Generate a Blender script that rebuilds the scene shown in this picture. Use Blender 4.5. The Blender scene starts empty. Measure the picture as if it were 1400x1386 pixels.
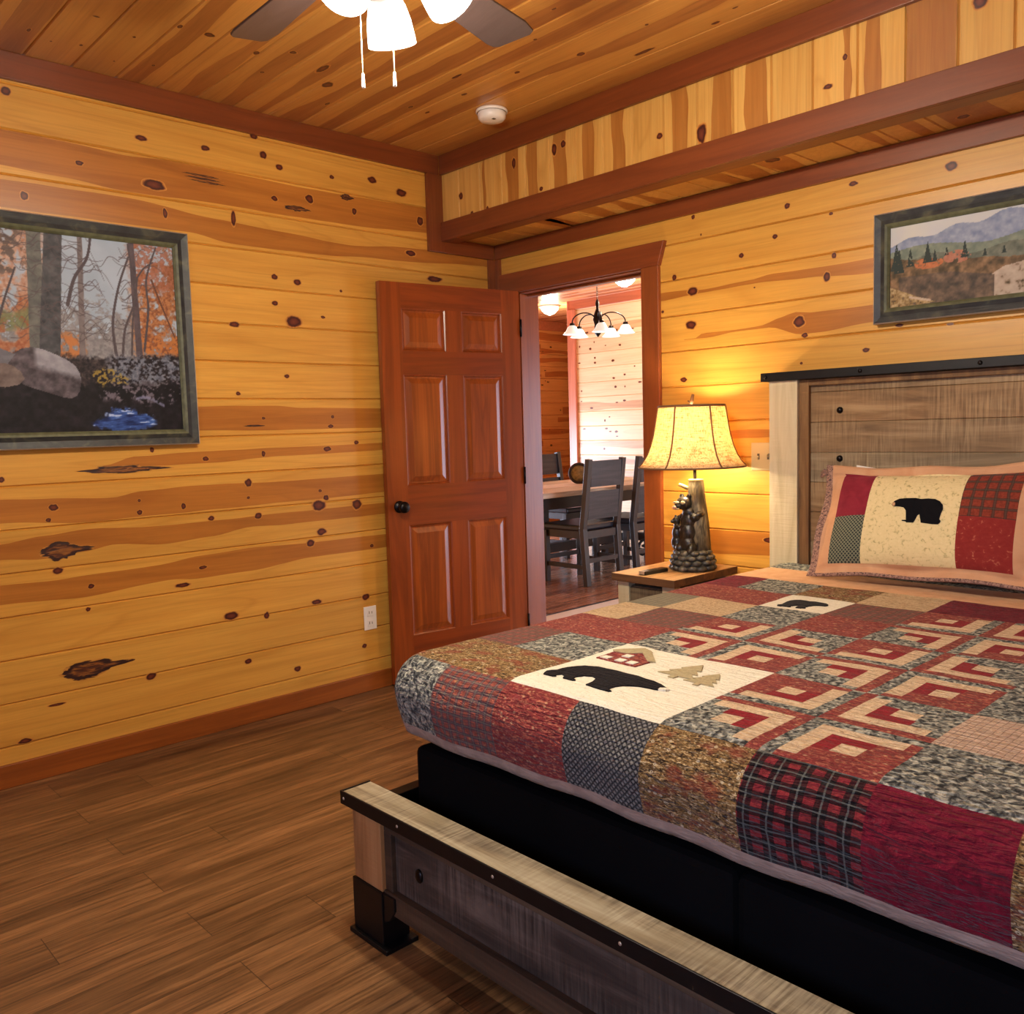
import bpy, bmesh, math, random
import numpy as np
from mathutils import Vector, Matrix, noise
random.seed(7)
S = bpy.context.scene
COL = S.collection
PI = math.pi

# ------------------------------------------------------------------ helpers
def lin(c):
    return tuple(((v / 255.0) / 12.92 if v / 255.0 <= .04045 else ((v / 255.0 + .055) / 1.055) ** 2.4) for v in c)

def rgba(c, k=1.0):
    l = lin(c)
    return (l[0] * k, l[1] * k, l[2] * k, 1)

class NT:
    """tiny node-tree writer"""
    def __init__(s, name):
        s.m = bpy.data.materials.new(name); s.m.use_nodes = True
        s.t = s.m.node_tree; s.n = s.t.nodes; s.L = s.t.links
        s.b = s.n['Principled BSDF']
    def node(s, typ, ins=None, **kw):
        n = s.n.new(typ)
        for k, v in kw.items(): setattr(n, k, v)
        for k, v in (ins or {}).items():
            if isinstance(v, bpy.types.NodeSocket): s.L.new(v, n.inputs[k])
            else: n.inputs[k].default_value = v
        return n
    def coord(s, kind='Object'):
        return s.node('ShaderNodeTexCoord').outputs[kind]
    def mapping(s, v, scale=(1, 1, 1), loc=(0, 0, 0), rot=(0, 0, 0)):
        return s.node('ShaderNodeMapping', {'Vector': v, 'Scale': scale, 'Location': loc, 'Rotation': rot}).outputs[0]
    def noise(s, v, scale, detail=4, dist=0.0, rough=.5):
        return s.node('ShaderNodeTexNoise', {'Vector': v, 'Scale': scale, 'Detail': detail, 'Distortion': dist, 'Roughness': rough}).outputs[0]
    def math(s, op, a, b=0.0, c=0.0):
        return s.node('ShaderNodeMath', {0: a, 1: b, 2: c}, operation=op).outputs[0]
    def ramp(s, f, stops, interp='LINEAR'):
        n = s.node('ShaderNodeValToRGB', {'Fac': f}); cr = n.color_ramp; cr.interpolation = interp
        while len(cr.elements) < len(stops): cr.elements.new(.5)
        for e, (p, c) in zip(cr.elements, stops):
            e.position = p; e.color = c if len(c) == 4 else (*c, 1)
        return n.outputs[0]
    def mix(s, f, a, b, mode='MIX'):
        n = s.node('ShaderNodeMix', data_type='RGBA', blend_type=mode)
        for k, v in ((0, f), (6, a), (7, b)):
            if isinstance(v, bpy.types.NodeSocket): s.L.new(v, n.inputs[k])
            else: n.inputs[k].default_value = v
        return n.outputs[2]
    def set(s, **kw):
        names = dict(col='Base Color', rough='Roughness', metal='Metallic', coat='Coat Weight', spec='Specular IOR Level',
                     ecol='Emission Color', estr='Emission Strength', trans='Transmission Weight', sheen='Sheen Weight', crough='Coat Roughness')
        for k, v in kw.items():
            i = s.b.inputs[names[k]]
            if isinstance(v, bpy.types.NodeSocket): s.L.new(v, i)
            else: i.default_value = v
        return s
    def bump(s, h, strength=.3, dist=.01):
        n = s.node('ShaderNodeBump', {'Height': h, 'Strength': strength, 'Distance': dist})
        s.L.new(n.outputs[0], s.b.inputs['Normal']); return s

AX = {'X': 0, 'Y': 1, 'Z': 2}
def wood(name, c, streak, axis='Y', cross=None, pitch=.16, off=0.0, rough=.38, streak_amt=.5, var=.14, fine=1.0, coat=.15, gs=1.0, bump=.08):
    t = NT(name)
    v = t.coord()
    if cross:
        sx = t.node('ShaderNodeSeparateXYZ', {0: v}).outputs[AX[cross]]
        idn = t.math('FLOOR', t.math('DIVIDE', t.math('SUBTRACT', sx, off), pitch))
        wn = t.node('ShaderNodeTexWhiteNoise', {'W': idn}, noise_dimensions='1D')
        v = t.node('ShaderNodeVectorMath', {0: v, 1: t.node('ShaderNodeVectorMath', {0: wn.outputs[1], 3: 9.0}, operation='SCALE').outputs[0]}, operation='ADD').outputs[0]
        vv = t.math('MULTIPLY_ADD', wn.outputs[0], var, 1 - var / 2)
    sc = [1.0, 1.0, 1.0]
    a = AX[axis]
    m1 = [9 * gs] * 3; m1[a] = .5 * gs
    m2 = [60 * gs] * 3; m2[a] = 1.6 * gs
    n1 = t.noise(t.mapping(v, m1), 1.3, 5, 1.6, .55)
    n2 = t.noise(t.mapping(v, m2), 2.2, 4, .5, .6)
    m3 = [1.2] * 3; m3[a] = .5
    n3 = t.noise(t.mapping(v, m3), 2.0, 2)
    C = rgba(c)
    base = t.ramp(n2, [(.25, rgba(c, .86 if fine else 1)), (.5, C), (.78, rgba(c, 1.08))])
    f = t.ramp(n1, [(.42, (0, 0, 0)), (.60, (1, 1, 1)), (.68, (.25, .25, .25)), (.80, (.9, .9, .9))])
    f = t.math('MULTIPLY', f, streak_amt)
    gr = t.math('FRACT', t.math('MULTIPLY', t.noise(t.mapping(v, [q * .45 for q in m1]), 1.1, 2, .6), 11.0))
    gl = t.ramp(gr, [(.0, (1, 1, 1)), (.10, (.35, .35, .35)), (.45, (0, 0, 0)), (.92, (.15, .15, .15)), (1, (1, 1, 1))])
    col = t.mix(f, base, rgba(streak))
    col = t.mix(t.math('MULTIPLY', gl, .30 if streak_amt < .5 else .22), col, rgba(streak, .8))
    col = t.mix(1.0, col, t.ramp(n3, [(.3, (.93, .90, .86)), (.7, (1.05, 1.04, 1.02))]), 'MULTIPLY')
    if cross:
        cc = t.node('ShaderNodeCombineColor', {0: vv, 1: vv, 2: vv}).outputs[0]
        col = t.mix(1.0, col, cc, 'MULTIPLY')
    t.set(col=col, rough=rough, coat=coat, crough=.25)
    if bump: t.bump(n2, bump, .002)
    return t.m

def plain(name, c, rough=.5, metal=0.0, nz=0.0, coat=0.0, scale=30):
    t = NT(name)
    n = t.noise(t.coord(), scale, 4)
    t.set(col=t.ramp(n, [(.3, rgba(c, 1 - nz)), (.7, rgba(c, 1 + nz))]), rough=rough, metal=metal, coat=coat)
    return t.m

class MB:
    def __init__(s): s.bm = bmesh.new(); s.uv = s.bm.loops.layers.uv.new('UVMap')
    def face(s, pts, mi=0, uvs=None, smooth=False):
        vs = [s.bm.verts.new(p) for p in pts]
        f = s.bm.faces.new(vs); f.material_index = mi; f.smooth = smooth
        if uvs:
            for l, q in zip(f.loops, uvs): l[s.uv].uv = q
        return f
    def box(s, a, b, mi=0, M=None):
        x0, y0, z0 = a; x1, y1, z1 = b
        P = [Vector(p) for p in ((x0, y0, z0), (x1, y0, z0), (x1, y1, z0), (x0, y1, z0), (x0, y0, z1), (x1, y0, z1), (x1, y1, z1), (x0, y1, z1))]
        if M: P = [M @ p for p in P]
        v = [s.bm.verts.new(p) for p in P]
        for q in ((3, 2, 1, 0), (4, 5, 6, 7), (0, 1, 5, 4), (1, 2, 6, 5), (2, 3, 7, 6), (3, 0, 4, 7)):
            f = s.bm.faces.new([v[i] for i in q]); f.material_index = mi
        return s
    def beam(s, p, q, w, h, mi=0, up=(0, 0, 1)):
        """box from p to q with cross-section w (sideways) x h (along up)"""
        p = Vector(p); q = Vector(q); d = (q - p); L = d.length; d.normalize()
        sd = d.cross(Vector(up)).normalized(); u = sd.cross(d)
        M = Matrix(((sd.x, d.x, u.x, p.x), (sd.y, d.y, u.y, p.y), (sd.z, d.z, u.z, p.z), (0, 0, 0, 1)))
        return s.box((-w / 2, 0, -h / 2), (w / 2, L, h / 2), mi, M)
    def tube(s, pts, r, seg=10, mi=0, caps=True):
        pts = [Vector(p) for p in pts]; n = len(pts)
        rs = r if isinstance(r, (list, tuple)) else [r] * n
        rings = []; prev = None
        for i, p in enumerate(pts):
            d = (pts[min(i + 1, n - 1)] - pts[max(i - 1, 0)]).normalized()
            if prev is None:
                a = d.cross(Vector((0, 0, 1)) if abs(d.z) < .9 else Vector((1, 0, 0))).normalized()
            else:
                a = (prev - d * prev.dot(d)).normalized()
            prev = a; b = d.cross(a)
            rings.append([s.bm.verts.new(p + (a * math.cos(k * 2 * PI / seg) + b * math.sin(k * 2 * PI / seg)) * rs[i]) for k in range(seg)])
        for i in range(n - 1):
            for k in range(seg):
                f = s.bm.faces.new((rings[i][k], rings[i][(k + 1) % seg], rings[i + 1][(k + 1) % seg], rings[i + 1][k])); f.smooth = True; f.material_index = mi
        if caps:
            for rg, rev in ((rings[0], True), (rings[-1], False)):
                f = s.bm.faces.new(rg[::-1] if rev else rg); f.material_index = mi
        return s
    def lathe(s, prof, c=(0, 0, 0), seg=28, mi=0, M=None, capped=False):
        rings = []
        for r, z in prof:
            ring = []
            for k in range(seg):
                p = Vector((r * math.cos(k * 2 * PI / seg), r * math.sin(k * 2 * PI / seg), z))
                if M: p = M @ p
                ring.append(s.bm.verts.new(p + Vector(c)))
            rings.append(ring)
        for i in range(len(rings) - 1):
            for k in range(seg):
                f = s.bm.faces.new((rings[i][k], rings[i][(k + 1) % seg], rings[i + 1][(k + 1) % seg], rings[i + 1][k])); f.smooth = True; f.material_index = mi
        if capped:
            f = s.bm.faces.new(rings[0][::-1]); f.material_index = mi
            f = s.bm.faces.new(rings[-1]); f.material_index = mi
        return s
    def ball(s, c, r, mi=0, sub=2, M=None):
        geo = bmesh.ops.create_icosphere(s.bm, subdivisions=sub, radius=1.0)
        rr = r if isinstance(r, (tuple, list)) else (r, r, r)
        for v in geo['verts']:
            p = Vector((v.co.x * rr[0], v.co.y * rr[1], v.co.z * rr[2]))
            if M: p = M @ p
            v.co = p + Vector(c)
            for f in v.link_faces: f.smooth = True; f.material_index = mi
        return s
    def prism(s, poly, f3, h, mi=0):
        """poly 2D, f3(a,b,n)->3D; between n=0 and n=h"""
        A = [s.bm.verts.new(f3(a, b, 0)) for a, b in poly]; B = [s.bm.verts.new(f3(a, b, h)) for a, b in poly]
        n = len(poly)
        for i in range(n):
            f = s.bm.faces.new((A[i], A[(i + 1) % n], B[(i + 1) % n], B[i])); f.material_index = mi
        f = s.bm.faces.new(A[::-1]); f.material_index = mi
        f = s.bm.faces.new(B); f.material_index = mi
        return s
    def build(s, name, mats, parent=None, bevel=0, normals=True, weld=False):
        if weld: bmesh.ops.remove_doubles(s.bm, verts=s.bm.verts, dist=1e-5)
        if normals: bmesh.ops.recalc_face_normals(s.bm, faces=s.bm.faces)
        me = bpy.data.meshes.new(name); s.bm.to_mesh(me); s.bm.free()
        for m in (mats if isinstance(mats, (list, tuple)) else [mats]): me.materials.append(m)
        o = bpy.data.objects.new(name, me); COL.objects.link(o)
        if parent: o.parent = parent
        if bevel:
            b = o.modifiers.new('bevel', 'BEVEL'); b.width = bevel; b.segments = 2; b.limit_method = 'ANGLE'; b.angle_limit = .6
        return o

def tag(o, label=None, cat=None, group=None, kind=None):
    for k, v in (('label', label), ('category', cat), ('group', group), ('kind', kind)):
        if v: o[k] = v
    return o
def empty(name, loc=(0, 0, 0), rz=0.0):
    o = bpy.data.objects.new(name, None); COL.objects.link(o); o.location = loc; o.rotation_euler = (0, 0, rz); o.empty_display_size = .1
    return o
def struct(o, label, cat):
    return tag(o, label, cat, kind='structure')
def copy_tree(o, parent=None):
    c = o.copy(); COL.objects.link(c); c.parent = parent
    for ch in [x for x in bpy.data.objects if x.parent == o]: copy_tree(ch, c)
    return c

# ------------------------------------------------------------------ colours / materials
PINE = (216, 161, 70); PSTREAK = (190, 124, 40); HEART = (182, 116, 44); HSTREAK = (152, 88, 30)
RED = (128, 64, 28); RSTR = (96, 42, 18)
def knot_mat():
    t = NT('pine_knot'); uv = t.coord('UV')
    l = t.node('ShaderNodeVectorMath', {0: uv}, operation='LENGTH').outputs['Value']
    n = t.noise(t.coord(), 60, 3)
    l2 = t.math('ADD', l, t.math('MULTIPLY', t.math('SUBTRACT', n, .5), .5))
    l2 = t.math('ADD', l, t.math('MULTIPLY', t.math('SUBTRACT', n, .5), .35))
    col = t.ramp(l2, [(0, rgba((116, 56, 32))), (.38, rgba((98, 40, 26))), (.62, rgba((48, 16, 12))), (.76, rgba((96, 42, 20))), (.87, rgba((186, 118, 52))), (1.0, rgba((204, 142, 64)))])
    t.set(col=col, rough=.4, coat=.1); return t.m
M_KNOT = knot_mat()
def bark_mat(axis):
    t = NT('bark_pocket'); uv = t.coord('UV'); l = t.node('ShaderNodeVectorMath', {0: uv}, operation='LENGTH').outputs['Value']
    m = [70] * 3; m[AX[axis]] = 9
    n = t.noise(t.mapping(t.coord(), m), 1.0, 5, 1.2); l2 = t.math('ADD', l, t.math('MULTIPLY', t.math('SUBTRACT', n, .5), .9))
    c = t.ramp(n, [(.34, rgba((34, 14, 12))), (.48, rgba((92, 46, 20))), (.56, rgba((150, 92, 34))), (.68, rgba((62, 28, 16)))])
    c = t.mix(t.ramp(l2, [(.62, (0, 0, 0)), (.72, (1, 1, 1))]), c, rgba((46, 18, 14)))
    c = t.mix(t.ramp(l2, [(.92, (0, 0, 0)), (1.02, (1, 1, 1))]), c, rgba((196, 132, 54)))
    t.set(col=c, rough=.5); t.bump(n, .5, .004); return t.m
def pine_set(tag_, axis, cross, pitch, off, c=PINE, st=PSTREAK, h=HEART, hs=HSTREAK):
    return [wood('pine_' + tag_, c, st, axis, cross, pitch, off, streak_amt=.30, var=.12),
            wood('heartwood_' + tag_, h, hs, axis, cross, pitch, off, streak_amt=.55, var=.10), M_KNOT, bark_mat(axis)]
M_TRIMY = wood('red_trim_y', RED, RSTR, 'Y', streak_amt=.45)
M_TRIMX = wood('red_trim_x', RED, RSTR, 'X', streak_amt=.45)
M_TRIMZ = wood('red_trim_z', (134, 70, 32), RSTR, 'Z', streak_amt=.45)
M_BASE = wood('baseboard_wood', (156, 84, 28), (110, 52, 16), 'Y', streak_amt=.5)

# ------------------------------------------------------------------ boarded surfaces
def boards(mb, f3, a0, a1, b0, b1, pitch, off, thick=.02, g=.005, d=.008, mi=0):
    """planks run along a; V grooves at b = off + k*pitch. f3(a,b,n)->point"""
    prof = [(b0, 0.0)]
    k = math.ceil((b0 - off) / pitch - 1e-6)
    while off + k * pitch < b1:
        c = off + k * pitch
        for p in ((c - g, 0.0), (c, -d), (c + g, 0.0)):
            if b0 + 1e-4 < p[0] < b1 - 1e-4: prof.append(p)
        k += 1
    prof.append((b1, 0.0))
    A = [mb.bm.verts.new(f3(a0, b, n)) for b, n in prof]; B = [mb.bm.verts.new(f3(a1, b, n)) for b, n in prof]
    for i in range(len(prof) - 1):
        mb.bm.faces.new((A[i], A[i + 1], B[i + 1], B[i])).material_index = mi
    q = [mb.bm.verts.new(f3(a, b, -thick)) for a, b in ((a0, b0), (a0, b1), (a1, b1), (a1, b0))]
    mb.bm.faces.new((q[0], q[3], q[2], q[1])).material_index = mi
    mb.bm.faces.new([q[0], q[1]] + A[::-1]).material_index = mi
    mb.bm.faces.new([q[3]] + B + [q[2]]).material_index = mi
    mb.bm.faces.new((A[0], B[0], q[3], q[0])).material_index = mi
    mb.bm.faces.new((A[-1], q[1], q[2], B[-1])).material_index = mi

def smooth_at(pl, x):
    n = len(pl)
    if x <= pl[0][0]: return pl[0][1]
    for i in range(n - 1):
        if x <= pl[i + 1][0]:
            t = (x - pl[i][0]) / (pl[i + 1][0] - pl[i][0] + 1e-9); t = t * t * (3 - 2 * t)
            return pl[i][1] * (1 - t) + pl[i + 1][1] * t
    return pl[-1][1]
def band(mb, f3, top, bot, n=.0004, mi=1, wob=.002):
    a0 = min(top[0][0], bot[0][0]); a1 = max(top[-1][0], bot[-1][0])
    N = max(6, int((a1 - a0) / .03)); rows = []
    for i in range(N + 1):
        a = a0 + (a1 - a0) * i / N
        w = wob * noise.noise(Vector((a * 9, top[0][1] * 7, 3)))
        t, b = smooth_at(top, a) + w, smooth_at(bot, a) - w
        if t < b + .001: t = b + .001
        rows.append((mb.bm.verts.new(f3(a, b, n)), mb.bm.verts.new(f3(a, t, n))))
    for i in range(N):
        mb.bm.faces.new((rows[i][0], rows[i + 1][0], rows[i + 1][1], rows[i][1])).material_index = mi
def knot(mb, f3, a, b, ra, rb, n=.0008, mi=2, seg=24, jag=.24):
    ra *= 1.2; rb *= 1.2
    sd = a * 31.7 + b * 17.3
    c = mb.bm.verts.new(f3(a, b, n)); ring = []; uv = []
    for k in range(seg):
        th = 2 * PI * k / seg; r = 1 + jag * noise.noise(Vector((math.cos(th) * 1.3 + sd, math.sin(th) * 1.3, sd)))
        ring.append(mb.bm.verts.new(f3(a + ra * r * math.cos(th), b + rb * r * math.sin(th), n))); uv.append((math.cos(th), math.sin(th)))
    for k in range(seg):
        f = mb.bm.faces.new((c, ring[k], ring[(k + 1) % seg])); f.material_index = mi
        for l, q in zip(f.loops, ((0, 0), uv[k], uv[(k + 1) % seg])): l[mb.uv].uv = q
def bark(mb, f3, a, b, ra, rb, tail=.5):
    rb *= 1.15
    """long bark pocket: a spindle with ragged rim and a tail"""
    seg = 44; pts = []
    for k in range(seg):
        th = 2 * PI * k / seg; x = math.cos(th); y = math.sin(th) * (1 - .55 * abs(x) ** 2)
        r = 1 + .30 * noise.noise(Vector((x * 2.4 + a * 9, y * 2.4, b * 7))) + .12 * noise.noise(Vector((x * 8 + a * 9, y * 8, b * 7)))
        pts.append((x * r * (1 + (tail if x > .9 else 0)), y * r))
    c = mb.bm.verts.new(f3(a, b, .0009)); rg = [mb.bm.verts.new(f3(a + ra * x, b + rb * y, .0009)) for x, y in pts]
    for k in range(seg):
        f = mb.bm.faces.new((c, rg[k], rg[(k + 1) % seg])); f.material_index = 3
        for l, q in zip(f.loops, ((0, 0), (math.cos(2 * PI * k / seg), math.sin(2 * PI * k / seg)), (math.cos(2 * PI * (k + 1) / seg), math.sin(2 * PI * (k + 1) / seg)))): l[mb.uv].uv = q
def random_figure(mb, f3, a0, a1, b0, b1, pitch, off, rng, prob=.6, kn=1.2, wide=(.3, .75), seglen=(1.0, 3.0)):
    k = math.floor((b0 - off) / pitch)
    while off + k * pitch < b1:
        lo = max(b0, off + k * pitch + .006); hi = min(b1, off + (k + 1) * pitch - .006); k += 1
        if hi - lo < .03: continue
        a = a0
        while a < a1:
            L = rng.uniform(*seglen); e = min(a1, a + L)
            if rng.random() < prob:
                w = rng.uniform(*wide) * (hi - lo); c = rng.uniform(lo + w / 2, hi - w / 2) if hi - lo > w else (lo + hi) / 2
                top = []; bot = []; x = a
                while x < e + .2:
                    xx = min(x, e); top.append((xx, min(hi, c + w / 2 + rng.uniform(-.018, .018)))); bot.append((xx, max(lo, c - w / 2 + rng.uniform(-.018, .018)))); x += .3
                band(mb, f3, top, bot)
            for _ in range(int(rng.random() * 2 * kn * (e - a) + .3)):
                knot(mb, f3, rng.uniform(a, e), rng.uniform(lo + .02, hi - .02) if hi - lo > .05 else (lo + hi) / 2, rng.uniform(.006, .022), rng.uniform(.005, .013))
            a = e

H = 2.658
XR, YB = 4.75, -4.9       # far sides of the bedroom, behind the camera
# --- left wall
fL = lambda a, b, n: (n, a, b)
LB = [
([(-4.8, 2.39), (-3.4, 2.375), (-2.38, 2.386), (-2.17, 2.386), (-1.94, 2.377), (-1.76, 2.387), (-1.49, 2.384), (-1.11, 2.379), (-.3, 2.391)], [(-4.8, 2.25), (-2.39, 2.262), (-2.18, 2.253), (-1.95, 2.238), (-1.56, 2.248), (-1.27, 2.244), (-.95, 2.247), (-.3, 2.273)]),
([(-4.8, 2.2), (-2.38, 2.212), (-2.18, 2.213), (-1.95, 2.214), (-1.57, 2.183), (-1.28, 2.169), (-.95, 2.153), (-.59, 2.181), (-.05, 2.2)], [(-4.8, 2.12), (-2.4, 2.113), (-2.08, 2.113), (-1.71, 2.113), (-1.5, 2.087), (-1.12, 2.09), (-.78, 2.107), (-.05, 2.141)]),
([(-4.8, 1.39), (-1.71, 1.396), (-1.56, 1.401), (-1.36, 1.4), (-1.22, 1.39), (-.05, 1.374)], [(-4.8, 1.3), (-1.71, 1.299), (-1.43, 1.292), (-1.15, 1.292), (-.05, 1.288)]),
([(-2.11, 1.17), (-1.98, 1.201), (-1.73, 1.21), (-1.33, 1.213), (-.05, 1.222)], [(-2.11, 1.165), (-1.89, 1.159), (-1.67, 1.16), (-1.34, 1.175), (-.05, 1.192)]),
([(-4.8, 1.06), (-2.47, 1.065), (-2.33, 1.058), (-2.08, 1.043), (-1.97, 1.061), (-1.73, 1.068), (-1.34, 1.061), (-.05, 1.07)], [(-4.8, .98), (-2.48, .978), (-2.19, .955), (-1.92, .959), (-1.55, .963), (-1.35, .966), (-.05, .986)]),
([(-4.8, .9), (-2.49, .901), (-2.34, .917), (-2.19, .929), (-1.92, .913), (-1.62, .914), (-1.35, .918), (-.05, .924)], [(-4.8, .84), (-2.49, .845), (-2.35, .832), (-2.2, .841), (-2.09, .857), (-1.87, .837), (-1.69, .847), (-1.49, .871), (-1.35, .864), (-.05, .868)]),
([(-4.8, .75), (-2.5, .752), (-2.31, .746), (-2.1, .751), (-1.93, .752), (-1.75, .77), (-1.5, .777), (-1.21, .767), (-.05, .755)], [(-4.8, .67), (-2.5, .68), (-2.21, .666), (-1.88, .686), (-1.76, .675), (-1.5, .677), (-1.22, .699), (-.05, .698)]),
]
LK = [(-1.877, 2.455, .021, .011), (-1.613, 2.466, .018, .01), (-1.349, 2.487, .017, .015), (-1.276, 2.449, .017, .012), (-.782, 2.477, .024, .015), (-.611, 2.442, .031, .018), (-1.007, 2.452, .012, .009), (-2.116, 2.316, .015, .009), (-1.839, 2.281, .044, .02), (-2.315, 2.164, .014, .016), (-1.799, 2.176, .009, .02), (-1.505, 2.198, .011, .034), (-1.307, 2.31, .015, .012), (-1.131, 2.334, .02, .017), (-.892, 2.313, .014, .015), (-.501, 2.323, .02, .022), (-1.327, 1.968, .015, .011), (-1.215, 1.955, .018, .013), (-2.35, 2.524, .016, .015), (-1.389, 2.558, .018, .011), (-.568, 2.156, .031, .015), (-1.331, 1.853, .014, .01), (-1.241, 1.777, .036, .023), (-1.529, 1.748, .023, .011), (-1.09, 1.807, .011, .006), (-1.291, 1.532, .013, .008), (-1.529, 1.453, .01, .008), (-1.693, 1.179, .014, .009), (-1.426, 1.189, .009, .013), (-.938, 1.223, .012, .009), (-1.416, 1.345, .009, .006), (-1.076, 1.304, .014, .009), (-1.063, 1.347, .009, .008), (-.986, 1.935, .007, .006), (-2.297, 1.022, .016, .013), (-2.319, .976, .01, .008), (-1.98, .976, .011, .01), (-1.979, 1.024, .007, .006), (-1.8, .986, .01, .012), (-1.505, 1.065, .016, .017), (-1.509, 1.0, .008, .006), (-1.1, 1.198, .021, .011), (-1.12, .97, .014, .012), (-1.149, 1.005, .009, .007), (-1.684, .924, .014, .011), (-1.467, .916, .017, .013), (-1.16, .938, .033, .024), (-.951, .925, .026, .022), (-1.152, .813, .024, .016), (-1.214, .764, .021, .016), (-.875, .715, .012, .008), (-2.299, .781, .018, .013), (-2.184, .704, .012, .009), (-2.201, .616, .009, .008), (-1.619, .491, .031, .017), (-1.453, .465, .012, .015), (-1.197, .486, .027, .011), (-.924, .467, .02, .015), (-2.464, 1.137, .011, .01), (-1.915, 1.225, .008, .011), (-1.821, .656, .03, .009), (-1.732, .719, .017, .007), (-1.979, .3, .019, .013), (-1.553, .276, .017, .011), (-1.313, .19, .016, .012), (-.943, .227, .013, .01), (-2.455, .158, .023, .009), (-2.339, .269, .029, .005), (-.423, 2.042, .046, .014)]
mb = MB(); rng = random.Random(3)
boards(mb, fL, YB, .14, 0, H, .1603, .148, mi=0)
for t_, b_ in LB: band(mb, fL, t_, b_)
for k_ in LK: knot(mb, fL, *k_)
for q in ((-2.284, .855, .075, .032, .6), (-2.22, .383, .108, .033, .5), (-2.051, 1.152, .17, .014, .2), (-1.201, 2.282, .064, .012, .2), (-.932, 2.372, .035, .012, .2), (-1.465, 1.313, .06, .004, .1)): bark(mb, fL, *q)
for i in range(3): bark(mb, fL, -1.64 + .01 * i, 2.351 - .012 * i, .08, .004, .2)
w = mb.build('wall_left', pine_set('left', 'Y', 'Z', .1603, .148), normals=True)
struct(w, 'long wall of horizontal knotty pine boards holding the forest picture', 'wall')

# --- headboard wall, with the doorway
DX0, DX1, DZ = .19, 1.017, 1.98
fR = lambda a, b, n: (a, -n, b)
RB = [
([(1.12, 1.862), (1.29, 1.857), (1.33, 1.848), (1.58, 1.856), (1.67, 1.867), (1.81, 1.864), (1.95, 1.862), (2.09, 1.865), (4.7, 1.86)], [(1.11, 1.826), (1.33, 1.835), (1.61, 1.84), (1.81, 1.83), (2.09, 1.81), (4.7, 1.80)]),
([(1.3, 1.642), (1.34, 1.66), (1.4, 1.658), (1.61, 1.661), (1.73, 1.688), (1.77, 1.701), (1.85, 1.692), (2.1, 1.691), (4.7, 1.7)], [(1.24, 1.64), (1.36, 1.64), (1.5, 1.651), (1.66, 1.653), (1.81, 1.611), (1.88, 1.611), (2.1, 1.629), (4.7, 1.63)]),
([(1.1, .792), (1.36, .796), (1.69, .797), (4.7, .79)], [(1.1, .676), (1.35, .689), (1.69, .703), (4.7, .70)]),
([(1.42, 1.215), (1.5, 1.234), (1.58, 1.236), (1.69, 1.233), (2.6, 1.23)], [(1.42, 1.21), (1.46, 1.197), (1.58, 1.199), (1.69, 1.202), (2.6, 1.2)]),
]
RK = [(1.744, 2.124, .012, .011), (1.69, 2.014, .011, .009), (1.533, 1.963, .011, .01), (1.19, 1.921, .012, .013), (1.288, 1.848, .024, .018), (1.334, 2.084, .004, .005), (1.294, 2.166, .009, .009), (2.017, 2.152, .017, .009), (1.929, 2.058, .008, .006), (1.942, 1.898, .009, .011), (1.913, 1.822, .014, .018), (1.277, 1.702, .026, .018), (1.795, 1.662, .026, .02), (1.82, 1.606, .014, .009), (1.123, 1.777, .007, .006), (1.595, 1.823, .004, .003), (1.806, 1.496, .006, .005), (2.071, 1.526, .014, .008), (1.234, 1.464, .018, .01), (1.67, 1.054, .006, .006), (1.665, .768, .03, .012), (2.37, 2.135, .021, .015), (2.197, 1.606, .014, .006), (2.374, 1.591, .012, .004)]
mb = MB(); PR, OR = .1585, .166
boards(mb, fR, 0, DX0 - .026, 0, H, PR, OR, thick=.12); boards(mb, fR, DX0 - .026, DX1 + .024, DZ + .021, H, PR, OR, thick=.12); boards(mb, fR, DX1 + .024, XR, 0, H, PR, OR, thick=.12)
for t_, b_ in RB: band(mb, fR, t_, b_)
for k_ in RK: knot(mb, fR, *k_)
w = mb.build('wall_back', pine_set('back', 'X', 'Z', PR, OR))
struct(w, 'knotty pine wall behind the headboard with the open doorway', 'wall')
# --- walls behind the camera; the front one has a guessed window, added for daylight
mb = MB(); fX = lambda a, b, n: (XR - n, a, b)
WY0, WY1, WZ0, WZ1 = -4.1, -2.4, .85, 2.1
boards(mb, fX, YB, 0, 0, H, .1603, .148, thick=.12)
struct(mb.build('wall_right', pine_set('right', 'Y', 'Z', .1603, .148)), 'knotty pine wall on the right of the bed', 'wall')
mb = MB(); fY = lambda a, b, n: (a, YB + n, b)
WX0, WX1 = 2.9, 4.5
for r in ((0, WX0, 0, H), (WX1, XR, 0, H), (WX0, WX1, 0, WZ0), (WX0, WX1, WZ1, H)): boards(mb, fY, *r, .1603, .148, thick=.12)
struct(mb.build('wall_front', pine_set('front', 'X', 'Z', .1603, .148)), 'knotty pine wall opposite the headboard', 'wall')
mb = MB()
for x0, x1, z0, z1 in ((WX0 - .08, WX0, WZ0 - .08, WZ1 + .08), (WX1, WX1 + .08, WZ0 - .08, WZ1 + .08), (WX0, WX1, WZ0 - .08, WZ0), (WX0, WX1, WZ1, WZ1 + .08), ((WX0 + WX1) / 2 - .02, (WX0 + WX1) / 2 + .02, WZ0, WZ1)): mb.box((x0, YB + .0005, z0), (x1, YB + .022, z1))
wf = mb.build('added_window_1', M_TRIMZ); struct(wf, 'guessed window with red brown casing behind the camera, added for its daylight', 'window')  # unseen window, added to bring bluish daylight onto the foot of the bed

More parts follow.
